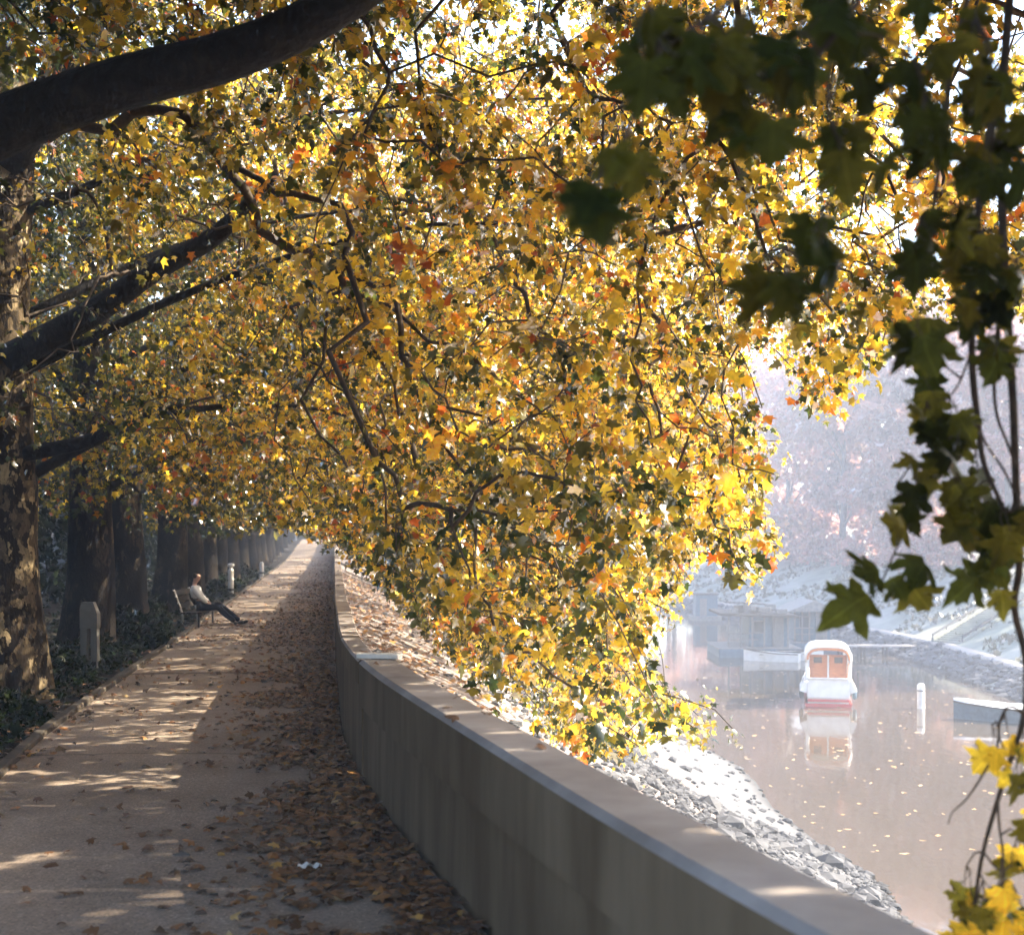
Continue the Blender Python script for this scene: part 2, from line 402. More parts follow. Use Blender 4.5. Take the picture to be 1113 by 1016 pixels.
def leaf_mesh(name, P, A, Nn, S, tone, bright, lod, mat, parent=None, fold=.25, curl=.25, stem=False):
    """P base points, A tip directions, Nn normals, S sizes -> one mesh of leaf blades"""
    V2, T = TPL[lod]
    n = len(P)
    A = unit(A); B = unit(np.cross(A, Nn)); Nn = np.cross(B, A)
    fd = (rng.normal(fold, .18, n))[:, None]; cl = (rng.normal(curl, .38, n))[:, None]; tw = rng.normal(0, .15, n)[:, None]
    x = V2[None, :, 0] * (1 + rng.normal(0, .16, (n, 1))) + rng.normal(0, .03, (n, len(V2))); y = np.repeat(V2[None, :, 1], n, 0) + rng.normal(0, .03, (n, len(V2)))
    z = -fd * np.abs(x) - cl * (y - .3) ** 2 + tw * x * y
    Vv = P[:, None, :] + S[:, None, None] * (x[..., None] * B[:, None, :] + y[..., None] * A[:, None, :] + z[..., None] * Nn[:, None, :])
    k = V2.shape[0]
    V = Vv.reshape(-1, 3)
    Fc = (T[None] + (np.arange(n) * k)[:, None, None]).reshape(-1, 3)
    if parent is not None: V = V - np.array(parent.location)
    me = bpy.data.meshes.new(name)
    me.vertices.add(len(V)); me.vertices.foreach_set('co', V.astype(np.float32).ravel())
    me.loops.add(Fc.size); me.loops.foreach_set('vertex_index', Fc.astype(np.int32).ravel())
    me.polygons.add(len(Fc)); me.polygons.foreach_set('loop_start', np.arange(0, Fc.size, 3, dtype=np.int32))
    me.polygons.foreach_set('loop_total', np.full(len(Fc), 3, dtype=np.int32))
    me.polygons.foreach_set('use_smooth', np.ones(len(Fc), dtype=bool))
    me.update(calc_edges=True)
    at_ = me.attributes.new('tone', 'FLOAT_COLOR', 'POINT')
    c = np.ones((n, k, 4), np.float32); c[:, :, 0] = np.clip(tone, 0, 1)[:, None]; c[:, :, 1] = bright[:, None]; c[:, :, 2] = V2[None, :, 0] + .8; c[:, :, 3] = V2[None, :, 1] + .2
    at_.data.foreach_set('color', c.ravel())
    me.materials.append(mat)
    return link(bpy.data.objects.new(name, me), parent)


# value noise in world space for clumps of colour
def clump(P, s, seed):
    P = np.asarray(P) * s
    i = np.floor(P).astype(np.int64); f = P - i; f = f * f * (3 - 2 * f); r = 0
    for dx in (0, 1):
        for dy in (0, 1):
            for dz in (0, 1):
                h = (i[:, 0] + dx) * 73856093 ^ (i[:, 1] + dy) * 19349663 ^ (i[:, 2] + dz) * 83492791 ^ seed * 2654435
                v = ((h * 1103515245 + 12345) >> 8 & 0xffff) / 65535.
                r = r + v * np.where(dx, f[:, 0], 1 - f[:, 0]) * np.where(dy, f[:, 1], 1 - f[:, 1]) * np.where(dz, f[:, 2], 1 - f[:, 2])
    return r


# ------------------------------------------------------------------ trees
def in_poly(u, v, poly):
    r = np.zeros(len(u), bool); n = len(poly)
    for i in range(n):
        x1, y1 = poly[i]; x2, y2 = poly[(i + 1) % n]
        c = ((y1 > v) != (y2 > v)) & (u < (x2 - x1) * (v - y1) / ((y2 - y1) if y2 != y1 else 1e-9) + x1)
        r ^= c
    return r


# the outline the crowns have been pruned to along the promenade, seen down the river
PRUNE = [(-900, -2500), (2400, -2500), (2400, 250), (1200, 320), (1010, 350), (950, 395), (925, 418), (905, 455), (872, 440), (852, 390), (800, 370),
         (816, 430), (836, 470), (846, 515), (826, 545), (852, 580), (838, 608), (812, 628), (780, 610), (752, 598), (742, 640), (725, 655),
         (732, 695), (700, 690), (722, 730), (758, 765), (798, 735), (814, 788), (783, 810), (725, 790), (690, 818), (640, 822), (560, 778),
         (500, 728), (455, 680), (428, 642), (395, 615), (362, 588), (335, 572), (300, 566), (262, 582), (225, 596), (120, 590), (60, 560), (-900, 600)]


def pruned(P):
    Y = np.maximum(P[:, 1], .5)
    u = CX + P[:, 0] / Y * F; v = HZ + (CAMZ - P[:, 2]) / Y * F
    return in_poly(u + rng.normal(0, 8, len(u)), v + rng.normal(0, 8, len(u)), PRUNE)


def skeleton(root, nodes, nrad, anchors, name_branch, mat, r_tip=.004, gain=.0036, jit=.12, sides=5, prune=True):
    """joins every anchor to the closest wood nearer the trunk; nodes = existing wood points"""
    P = [np.array(p) for p in nodes]; n0 = len(P); par = [-1] * n0
    c0 = P[0]
    dist0 = [0.] * n0
    order = np.argsort(np.min(np.linalg.norm(anchors[:, None, :] - np.array(nodes)[None], axis=2), axis=1))
    arr = np.zeros((n0 + len(anchors), 3)); arr[:n0] = nodes; plen = np.zeros(n0 + len(anchors)); m = n0
    for ix in order:
        a = anchors[ix]
        d = np.linalg.norm(arr[:m] - a, axis=1)
        j = int(np.argmin(d + .25 * plen[:m] + np.where(arr[:m, 2] > a[2] + 3., 1., 0)))
        if prune and not pruned((arr[j] * .5 + a * .5)[None])[0]: continue
        arr[m] = a; plen[m] = plen[j] + d[j]; par.append(j); m += 1
    cnt = np.ones(m)
    for i in range(m - 1, n0 - 1, -1): cnt[par[i]] += cnt[i]
    kids = np.zeros(m)
    mb = MB()
    for i in range(n0, m):
        a = arr[par[i]]; b = arr[i]; ln = np.linalg.norm(b - a)
        r1 = r_tip + gain * cnt[i] ** .55; r0 = r1 * 1.15
        mid = [a + (b - a) * t + rng.normal(0, jit * ln * .5, 3) * (1 if 0 < t < 1 else 0) + np.array([0, 0, .08 * ln * math.sin(math.pi * t)]) for t in (0, .33, .67, 1)]
        mb.tube(mid, [r0, r0 * .97, r1 * 1.02, r1], sides if r1 > .015 else 3, cap=False)
    dirs = np.array([arr[i] - arr[par[i]] for i in range(n0, m)])
    return arr[n0:m], unit(dirs), mb


def spray(anchors, dirs, per, spread, size, droop=.55):
    """leaves along short drooping twigs at each anchor"""
    n = len(anchors)
    td = unit(dirs * .6 + rng.normal(0, .55, (n, 3)) + np.array([0, 0, -droop]))
    ln = rng.uniform(.6, 1.25, n) * spread
    P, A, Nn, S = [], [], [], []
    t = rng.uniform(-.25, 1, (n, per))
    base = anchors[:, None, :] + td[:, None, :] * (t * ln[:, None])[..., None]
    off = rng.normal(0, 1, (n, per, 3)); off /= np.linalg.norm(off, axis=2, keepdims=True)
    base = base + off * (rng.uniform(.1, .45, (n, per)) * spread * .55)[..., None]
    ax = off * .8 + td[:, None, :] * .5 + np.array([0, 0, -.75]) + rng.normal(0, .35, (n, per, 3))
    nn = np.array([.25, .1, .6]) + off * .5 + rng.normal(0, .6, (n, per, 3))
    P = base.reshape(-1, 3); A = ax.reshape(-1, 3); Nn = nn.reshape(-1, 3)
    S = np.clip(rng.lognormal(math.log(size), .27, len(P)), size * .4, size * 2.)
    return P, A, Nn, S


ORD = ['first', 'second', 'third', 'fourth', 'fifth', 'sixth', 'seventh', 'eighth', 'ninth', 'tenth', 'eleventh', 'twelfth', 'thirteenth', 'fourteenth',
       'fifteenth', 'sixteenth', 'seventeenth', 'eighteenth', 'nineteenth', 'twentieth', 'twenty-first', 'twenty-second']


def trunk_mesh(root, pts, rads, limbs, n=18, mat=None):
    mb = MB()
    # trunk with a root flare and fluting
    pts = [Vector(p) for p in pts]
    V = []; Fc = []
    ph = rng.uniform(0, 6.28)
    for i, (p, r) in enumerate(zip(pts, rads)):
        fl = .16 * max(0, 1 - (p.z - pts[0].z) / 1.2)
        for k in range(n):
            a = 2 * math.pi * k / n
            rr = r * (1 + fl * (1 + math.sin(5 * a + ph)) + .05 * math.sin(3 * a + ph + p.z * .7) + .03 * math.sin(7 * a - p.z))
            V.append((p.x + rr * math.cos(a), p.y + rr * math.sin(a), p.z))
    for i in range(len(pts) - 1):
        for k in range(n):
            Fc.append((i * n + k, i * n + (k + 1) % n, (i + 1) * n + (k + 1) % n, (i + 1) * n + k))
    mb.add(V, Fc)
    for lp, lr in limbs:
        mb.tube(lp, lr, 10)
    return mb


def wood(root, tmb, bmb, mat=None, ntrunk=None):
    """trunk, limbs and branches of one tree as one mesh, thin wood in the twig bark"""
    nf = len(tmb.F); tmb.add(bmb.V, bmb.F)
    o = tmb.build('trunk', mat or M_BARK, root, True); o.data.materials.append(M_TWIG); o.data.materials.append(M_BARK_DARK)
    mi = np.zeros(len(o.data.polygons), np.int32); mi[nf:] = 1
    if ntrunk: mi[ntrunk:nf] = 2
    o.data.polygons.foreach_set('material_index', mi)
    return o


def smooth_poly(pts, rad, k=4):
    """Catmull-Rom through points"""
    P = [np.array(p, float) for p in pts]; P = [2 * P[0] - P[1]] + P + [2 * P[-1] - P[-2]]
    o = []; r = []
    for i in range(1, len(P) - 2):
        for j in range(k):
            t = j / k
            o.append(.5 * ((2 * P[i]) + (-P[i - 1] + P[i + 1]) * t + (2 * P[i - 1] - 5 * P[i] + 4 * P[i + 1] - P[i + 2]) * t * t + (-P[i - 1] + 3 * P[i] - 3 * P[i + 1] + P[i + 2]) * t ** 3))
            r.append(rad[i - 1] + (rad[i] - rad[i - 1]) * t)
    o.append(P[-2]); r.append(rad[-1])
    return o, r


def crown_points(Yc, n, ylo, yhi, zlo_path, zhi, dlo, skirt=True, dense_low=1.):
    out = np.zeros((0, 3)); tries = 0
    while len(out) < n and tries < 60:
        tries += 1
        m = n * 6
        Y = rng.uniform(ylo, yhi, m); z = rng.uniform(-1.2, zhi, m); d = rng.uniform(dlo, 12.5, m)
        zl = np.interp(d, [-9, -3, -1, 0, 1.3, 3, 4, 5.5, 6.3, 7.2, 9, 12.5], [zlo_path + .3, zlo_path, zlo_path - .2, 2.1, 1.1, -.55, -.75, -.7, 1.0, 3.0, 4.6, 6.4]) if skirt else \
            np.interp(d, [-9, 12.5], [zlo_path, zlo_path + 1.5])
        zt = zhi - np.where(Y < 19, .02, .05) * (d + 1) ** 2 * (zhi / 12)
        keep = (z > zl) & (z < zt)
        # thin the outer, upper reach; an open space right round the trunk
        w = np.where(d > 7.5, .3, 1.) * np.where(z > 9.5, .6, 1.) * np.where((d < -2.5) & (z < 6), .7, 1.)
        P = np.stack([W(Y) + d, Y, z + G(Y)], 1)
        c = clump(P, .55, 3)
        keep &= rng.uniform(0, 1, m) < w * np.clip((c - .15) * 2.6, .3, 1)
        keep &= pruned(P)
        out = np.concatenate([out, P[keep]])
    return out[:n]


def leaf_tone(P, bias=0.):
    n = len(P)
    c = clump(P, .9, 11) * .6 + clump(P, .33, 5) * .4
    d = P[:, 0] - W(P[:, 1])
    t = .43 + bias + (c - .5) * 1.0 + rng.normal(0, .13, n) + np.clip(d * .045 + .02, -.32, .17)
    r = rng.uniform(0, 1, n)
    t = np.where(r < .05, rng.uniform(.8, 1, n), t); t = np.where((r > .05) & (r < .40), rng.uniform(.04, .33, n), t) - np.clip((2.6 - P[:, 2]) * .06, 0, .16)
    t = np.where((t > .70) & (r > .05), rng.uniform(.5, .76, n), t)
    return np.clip(t, 0, .95), np.clip(rng.normal(1., .18, n), .55, 1.45)


def row_tree(idx, Y, nanch, per, lsize, lod, label, lean=0., zlo=3.0, zhi=12., ylo=-4.2, yhi=4.2, spread=.75, limbs_extra=(), r0=.42, bias=0.):
    X = float(L(Y)) - 1.25 + rng.uniform(-.12, .12) * (Y > 30); g = float(G(Y))
    root = thing('plane_tree', label, 'tree', (X, Y, g - .05), 'plane trees in the row left of the path')
    H = 9.5
    ts = np.linspace(0, 1, 14)
    ox = rng.normal(0, .06, 14).cumsum() * .5; oy = rng.normal(0, .05, 14).cumsum() * .5; ox -= ox[0]; oy -= oy[0]
    pts = [(X + lean * t * 2 + ox[i], Y + oy[i], g - .05 + H * t) for i, t in enumerate(ts)]
    rads = [r0 * (1.12 - .62 * t) for t in ts]
    limbs = []; nodes = [p for p in pts if p[2] > 3.4 + g]; 
    # main limbs reach over the path towards the light on the river side
    lim = [(3.6, 5.5, 3.6, 0.4), (4.6, 8.5, 5.8, -1.3), (5.6, 7.0, 7.0, 1.8), (6.6, 9.5, 8.2, .2), (7.4, -3.5, 9.5, 1.), (8., 3., 10.5, -1.5), (5.0, -3.2, 7., -1.)]
    if idx == 1: lim = [(8.2, 6, 10.5, .5), (8.6, 9, 10.8, 2.)]
    for zz, ex, ez, ey in lim:
        k = int(np.clip(zz / H * 13, 0, 13)); p0 = np.array(pts[k]); rr = rads[k]
        e = np.array([X + ex, Y + ey * 1.4, ez + g])
        m1 = p0 + (e - p0) * .35 + np.array([0, 0, .7]); m2 = p0 + (e - p0) * .7 + np.array([0, rng.normal(0, .3), .65])
        pp, rd = smooth_poly([p0, m1, m2, e], [rr * .21, rr * .12, rr * .065, rr * .025], 4)
        limbs.append((pp, rd)); nodes += [tuple(q) for q in pp[3:]]
    for pp, rd in limbs_extra:
        pp, rd = smooth_poly(pp, rd, 4); limbs.append((pp, rd)); nodes += [tuple(q) for q in pp[3:]]
    tmb = trunk_mesh(root, pts, rads, limbs, 18 if Y < 45 else 10)
    A = crown_points(Y, nanch, Y + ylo, Y + yhi, zlo, zhi, -8.)
    pos, dirs, br = skeleton(root, nodes, None, A, 'branches', M_TWIG)
    wood(root, tmb, br, M_BARK_SUNLIT if idx == 2 else None, 13 * (18 if Y < 45 else 10))
    P, Ax, Nn, S = spray(pos, dirs, per, spread, lsize)
    k = pruned(P) & (P[:, 2] > -4)
    uu = CX + P[:, 0] / P[:, 1] * F; vv = HZ + (CAMZ - P[:, 2]) / P[:, 1] * F
    shed = (P[:, 1] < 18.4) & (in_poly(uu, vv, [(-40, 120), (75, 60), (110, 90), (105, 300), (235, 215), (270, 262), (130, 400), (80, 800), (-40, 800)]))
    k &= ~shed | (rng.uniform(0, 1, len(P)) < .12)
    P, Ax, Nn, S = P[k], Ax[k], Nn[k], S[k]
    tone, br_ = leaf_tone(P, bias)
    tone = np.clip(tone + np.repeat(rng.normal(0, .12, len(pos)), per)[k], 0, .95)
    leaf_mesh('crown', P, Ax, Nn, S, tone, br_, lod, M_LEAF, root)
    return root


# ================================================================== SETTING
YS = np.concatenate([np.arange(-40, 60, 1.), np.arange(60, 401, 4.)])


def ribbon(name, cols, mat, kind='structure', smooth=True, ys=YS):
    """cols: list of functions Y->(x,z) arrays ; sheet lofted along Y"""
    n = len(cols); V = []
    X = [c(ys) for c in cols]
    for i, y in enumerate(ys):
        for x, z in X: V.append((x[i], y, z[i] if hasattr(z, '__len__') else z))
    Fc = [(i * n + j, i * n + j + 1, (i + 1) * n + j + 1, (i + 1) * n + j) for i in range(len(ys) - 1) for j in range(n - 1)]
    return tag(obj(name, V, Fc, mat, None, smooth), kind=kind)


ribbon('ground', [lambda Y: (np.full_like(Y, -390.), G(Y) + 40), lambda Y: (L(Y) - 60, G(Y) + 16), lambda Y: (L(Y) - 25, G(Y) + 7.5), lambda Y: (L(Y) - 12, G(Y) + 2.4), lambda Y: (L(Y) - 7, G(Y) + .5),
                  lambda Y: (L(Y) - 4, G(Y) + .08), lambda Y: (L(Y) - .1, G(Y) - .02), lambda Y: (L(Y) + .5, G(Y) - .03), lambda Y: (W(Y) + .22, G(Y) - .03)], M_SOIL)
YP = np.concatenate([np.arange(-40, 60, .5), np.arange(60, 170, 2.)])
ribbon('path', [lambda Y: (L(Y), G(Y) + .0), lambda Y: (L(Y) * .6 + W(Y) * .4, G(Y) + .025), lambda Y: (W(Y) + .02, G(Y) + .005)], M_ASPH, ys=YP)
n = 9000
Yt = 56 + 130 * rng.uniform(0, 1, n) ** 1.3; dt = rng.uniform(2.7, 13.8, n); kt = clump(np.stack([Yt, dt, 0 * dt], 1), .45, 31) > .42; Yt, dt = Yt[kt], dt[kt]; n = len(Yt)
tag(leaf_mesh('bank_grass', np.stack([FARF(Yt) + dt, Yt, np.interp(dt, [2.6, 6, 10, 13.5], [-4.86, -3.5, -2., -.7]) - .03], 1), rng.normal(0, .5, (n, 3)) + np.array([0, 0, .7]), rng.normal(0, 1, (n, 3)), rng.uniform(.2, .5, n),
              rng.uniform(0, .6, n), rng.uniform(.5, 1., n), 'lo', M_GRASS), 'rough autumn grass tufts on the far bank slope', kind='stuff')
# low stone edging along the planted strip
ys = YP; V = []; Fc = []
for y in ys:
    x = float(L(y)); g = float(G(y))
    V += [(x - .12, y, g - .1), (x - .12, y, g + .055), (x - .105, y, g + .07), (x - .015, y, g + .07), (x, y, g + .055), (x, y, g - .1)]
for i in range(len(ys) - 1):
    for j in range(5): Fc.append((i * 6 + j, i * 6 + j + 1, i * 6 + 7 + j, i * 6 + 6 + j))
tag(obj('kerb', V, Fc, M_KERB), kind='structure')

def slope_z(d): return np.interp(d, [0, 1, 3, 8, 10.4, 12.6], [-.15, -.5, -1.35, -3.75, -4.95, -5.78])


def emb(d):
    return lambda Y: (W(Y) + d * (FOOT(Y) - W(Y)) / 12.6 + (.18 if d == 0 else 0), slope_z(d) + G(Y) * (1 - d / 12.6))


ribbon('embankment', [emb(d) for d in (0, .6, 1.2, 2, 3, 4.2, 5.6, 7, 8)] + [emb(9.), emb(9.8)], M_PAVE)
ribbon('shore', [emb(9.8), lambda Y: (W(Y) + 11 * (FOOT(Y) - W(Y)) / 12.6, slope_z(11) + .05 + 0 * Y), emb(12.), lambda Y: (FOOT(Y), np.full_like(Y, -5.76)),
                 lambda Y: (FOOT(Y) + 1.5, np.full_like(Y, -6.3)), lambda Y: (FOOT(Y) * .5 + FARF(Y) * .5, np.full_like(Y, -7.4)), lambda Y: (FARF(Y) - .4, np.full_like(Y, -6.2))], M_BEACH)
ribbon('far_bank', [lambda Y: (FARF(Y) - .4, np.full_like(Y, -6.2)), lambda Y: (FARF(Y) + .1, np.full_like(Y, -5.7)), lambda Y: (FARF(Y) + 1.6, np.full_like(Y, -4.92)), lambda Y: (FARF(Y) + 2.6, np.full_like(Y, -4.86)),
                    lambda Y: (FARF(Y) + 6, np.full_like(Y, -3.5)), lambda Y: (FARF(Y) + 10, np.full_like(Y, -2.)), lambda Y: (FARF(Y) + 13.5, np.full_like(Y, -.7)),
                    lambda Y: (FARF(Y) + 24, np.full_like(Y, -.4)), lambda Y: (FARF(Y) + 45, np.full_like(Y, 4.)), lambda Y: (FARF(Y) + 80, np.full_like(Y, 13.)), lambda Y: (FARF(Y) + 160, np.full_like(Y, 22.)), lambda Y: (np.full_like(Y, 390.), np.full_like(Y, 30.))], M_FARBANK)
# pale footway on top of the far riprap
ribbon('footpath', [lambda Y: (FARF(Y) + 1.62, np.full_like(Y, -4.89)), lambda Y: (FARF(Y) + 1.64, np.full_like(Y, -4.74)), lambda Y: (FARF(Y) + 2.5, np.full_like(Y, -4.74)), lambda Y: (FARF(Y) + 2.52, np.full_like(Y, -4.9))], M_COPING)
tag(obj('water', [(-60, -40, WATER), (60, -40, WATER), (60, 400, WATER), (-60, 400, WATER)], [(0, 1, 2, 3)], M_WATER), kind='structure')


# ---- loose stones
def stones(name, P, S, mat, label):
    bm = bmesh.new(); bmesh.ops.create_icosphere(bm, subdivisions=1, radius=1)
    T = np.array([v.co for v in bm.verts]); bm.verts.index_update(); Fc = np.array([[v.index for v in f.verts] for f in bm.faces]); bm.free()
    n = len(P); k = len(T)
    sc = S[:, None] * rng.uniform(.6, 1.3, (n, 3)) * np.array([1, 1, .6])
    dirs_ = unit(rng.normal(0, 1, (n * 3, 3))).reshape(n, 3, 3)
    jit = 1.05 - .55 * np.clip(np.einsum('ki,nji->nkj', T, dirs_).max(2) - .55, 0, 1) + rng.normal(0, .035, (n, k))
    ang = rng.uniform(0, 6.28, n); c, s = np.cos(ang)[:, None], np.sin(ang)[:, None]
    q = T[None] * jit[..., None] * sc[:, None, :]
    x = q[..., 0] * c - q[..., 1] * s; y = q[..., 0] * s + q[..., 1] * c
    V = np.stack([x, y, q[..., 2]], -1) + P[:, None, :]
    o = obj(name, V.reshape(-1, 3), [tuple(map(int, f)) for f in (Fc[None] + (np.arange(n) * k)[:, None, None]).reshape(-1, 3)], mat)
    return tag(o, kind='stuff', label=label)


n = 17000
Y = rng.uniform(24, 80, n) ** 1.; d = 12.6 - np.abs(rng.normal(0, 1, n)) * 3.4
band = np.where((Y > 33.5 + np.abs(d - 10) * .6) & (Y < 64), (d < 8.6) | (rng.uniform(0, 1, n) < .04), True) & (d > 0.6) & (d < 12.7)
Y, d = Y[band], d[band]
P = np.stack([W(Y) + d * (FOOT(Y) - W(Y)) / 12.6, Y, slope_z(d) + .03], 1)
stones('riprap_stones', P, np.clip(rng.lognormal(-2.5, .5, len(P)), .035, .36), M_ROCK, 'loose pale stones over the near embankment slope')
n = 2600
Y = rng.uniform(50, 150, n); d = rng.uniform(-.3, 1.7, n)
P = np.stack([FARF(Y) + d, Y, np.interp(d, [-.3, .1, 1.6], [-5.9, -5.68, -4.92]) + .02], 1)
stones('shore_stones', P, np.clip(rng.lognormal(-1.45, .35, n), .1, .5), M_ROCK, 'grey stone riprap along the far waterline')

# ---- parapet wall
YSTEP = 12.75
wall = thing('parapet_wall', 'long concrete parapet wall with pale coping between the path and the river', 'wall', (float(W(6)), 6, 0))


def sweep(name, prof, y0, y1, mat, step, parent, smooth=False):
    """closed profile (d outward from the path face, z) swept along the wall line"""
    ys = np.linspace(y0, y1, max(2, int((y1 - y0) / step) + 1)); V = []; n = len(prof)
    for y in ys:
        t = (W(y + .05) - W(y - .05)) / .1; l = math.hypot(t, 1); nx, ny = 1 / l, -t / l
        for d, z in prof: V.append((float(W(y)) + nx * d, y + ny * d, z + float(G(y))))
    Fc = [(i * n + j, i * n + (j + 1) % n, (i + 1) * n + (j + 1) % n, (i + 1) * n + j) for i in range(len(ys) - 1) for j in range(n)]
    Fc += [tuple(range(n)), tuple(range((len(ys) - 1) * n + n - 1, (len(ys) - 1) * n - 1, -1))]
    o = obj(name, V, Fc, mat, parent, smooth)
    bm = bmesh.new(); bm.from_mesh(o.data); bmesh.ops.recalc_face_normals(bm, faces=bm.faces)
    if name == 'coping_stone':  # lit top and shaded sides put into the colour by face direction
        o.data.materials.append(M_CONC)
        for f in bm.faces: f.material_index = 0 if f.normal.z > .3 else 1
    bm.to_mesh(o.data); bm.free()
    return o


H1 = 1.10
body_near = [(.045, -.3), (.045, .68), (.33, .68), (.40, -1.2), (.1, -1.2)]
sweep('wall_body', body_near, -20, YSTEP, M_CONC, .5, wall)
cop = [(0, .685), (.0, H1 - .035), (.035, H1), (.325, H1), (.36, H1 - .035), (.36, .685)]
for a, b in ((-20, -8), (-8, -2.4), (-2.4, 2.2), (2.2, 12.74)):
    sweep('coping_stone', cop, a + .006, b - .006, M_COPING, .4, wall)
# beyond the step the parapet is narrower, in separate blocks
sweep('wall_body', [(.03, -.3), (.03, .86), (.19, .86), (.30, -1.2), (.1, -1.2)], YSTEP + .01, 160, M_CONC, 1., wall)
edges = [12.78, 15.5, 19.5, 24.5, 30, 36, 43, 51, 60, 70, 82, 96, 112, 130, 160]
for i in range(len(edges) - 1):
    dz = .012 * ((i * 7) % 3 - 1)
    sweep('coping_stone', [(0, .865), (0, H1 + dz - .02), (.02, H1 + dz), (.205, H1 + dz), (.225, H1 + dz - .02), (.225, .865)], edges[i] + .012, edges[i + 1] - .012, M_COPING, .8, wall)
# the slab laid across the step
yb = YSTEP; xb = float(W(yb))
MB().box((xb + .19, yb + .02, H1 + .03), (.40, .16, .045), rz=-.2, bev=.008).build('step_slab', M_WHITE, wall)

# ================================================================== TREES OF THE ROW
# overhead tree beside the camera: limb across the top left, hanging sprays top right
X0, Y0 = -5.3, 8.6
near = thing('plane_tree', 'plane tree whose thick dark limb crosses the top left and twigs hang at right', 'tree', (X0, Y0, -.05), 'plane trees in the row left of the path')
tp = [(X0 + .05 * math.sin(i), Y0 + .05 * math.cos(i * 1.3), -.05 + .7 * i) for i in range(13)]
limb_pts = [(X0 + .1, Y0, 3.5), at(-60, 170, 8.5), at(110, 98, 8.3), at(250, 60, 8.1), at(362, 8, 7.9), at(520, -110, 7.4), (1.0, 6.3, 6.4), (2.5, 5.4, 6.5), (3.7, 4.7, 6.2)]
limb, lrad = smooth_poly(limb_pts, [.24, .185, .16, .143, .125, .10, .08, .055, .03], 5)
l2, l2r = smooth_poly([(X0, Y0, 6.), (-3.5, 6.5, 7.6), (-1., 4.5, 8.2), (1.5, 2.8, 8.), (3.4, 2., 7.)], [.2, .15, .1, .07, .03], 4)
l3, l3r = smooth_poly([(X0, Y0, 7.), (-4.5, 5., 8.6), (-3., 1., 9.), (-1., -3., 8.6)], [.18, .13, .09, .04], 4)
l4, l4r = smooth_poly([limb[27], (.55, 5.2, 5.6), at(880, -60, 3.9), at(1000, -120, 3.6)], [.05, .035, .022, .015], 4)
tmb = trunk_mesh(near, tp, [.46 - .02 * i for i in range(13)], [(limb, lrad), (l2, l2r), (l3, l3r), (l4, l4r)], 18)


def px(pts, Y): return [at(u, v, Y + (0 if len(q) == 0 else q[0])) for u, v, *q in pts]


hang = MB(); hnodes = [tuple(p) for p in limb[22:]] + [tuple(p) for p in l4] + [tuple(p) for p in l2[6:]]
HL = [
    (px([(1180, -420), (1120, -200), (1092, 60), (1088, 200), (1094, 330), (1101, 440), (1104, 530), (1108, 610), (1102, 660), (1114, 715), (1112, 780), (1090, 850), (1066, 935), (1057, 1010), (1056, 1060)], 5.35),
     [.02, .019, .018, .018, .017, .016, .015, .015, .014, .013, .011, .010, .008, .006, .004]),
    (px([(1092, 60), (1066, 200), (1058, 300), (1056, 390), (1062, 455), (1068, 500), (1080, 530), (1094, 556), (1108, 548)], 5.3), [.016, .015, .014, .014, .013, .011, .009, .007, .005]),
    (px([(1090, 250), (1084, 370), (1080, 420), (1084, 455), (1094, 480), (1103, 505)], 5.32), [.009, .008, .007, .006, .006, .005]),
    (px([(1062, 455), (1070, 480), (1090, 510), (1102, 535)], 5.3), [.006, .005, .005, .004]),
    (px([(1064, 468), (1040, 500), (1010, 530), (992, 560), (972, 600), (958, 632), (945, 652)], 5.25), [.007, .006, .005, .005, .004, .004, .003]),
    (px([(1056, 380), (1040, 420), (1020, 440), (1002, 446)], 5.25), [.005, .004, .004, .003]),
    (px([(1112, 775), (1096, 768), (1086, 785), (1084, 808), (1070, 838), (1050, 868), (1035, 882), (1030, 895)], 5.3), [.007, .006, .006, .005, .005, .004, .003, .003]),
    (px([(1084, 870), (1086, 900), (1090, 930), (1088, 962)], 5.3), [.006, .005, .005, .003]),
    (px([(1068, 925), (1085, 945), (1100, 940)], 5.3), [.005, .004, .003]),
    (px([(1086, 800), (1092, 815), (1104, 825)], 5.3), [.004, .004, .003]),
    (px([(1104, 540), (1088, 580), (1070, 600), (1060, 620)], 5.35), [.006, .005, .004, .003]),
    (px([(1120, -200), (1080, -80), (1040, 40), (1020, 180), (1005, 300), (1003, 330)], 4.6), [.014, .012, .01, .008, .006, .004]),
    (px([(1000, -120), (960, -40), (905, 40), (850, 110), (815, 150)], 3.6), [.012, .01, .008, .006, .004]),
    (px([(905, 40), (900, 120), (915, 180), (880, 260), (850, 300)], 3.7), [.007, .006, .005, .004, .003]),
    (px([(960, -40), (850, -30), (770, 20), (715, 60), (690, 120), (665, 190)], 3.5), [.009, .008, .007, .006, .005, .003]),
]
for p, r in HL:
    q, rr = smooth_poly(p, r, 4); hang.tube(q, rr, 7); hnodes += [tuple(a) for a in q]
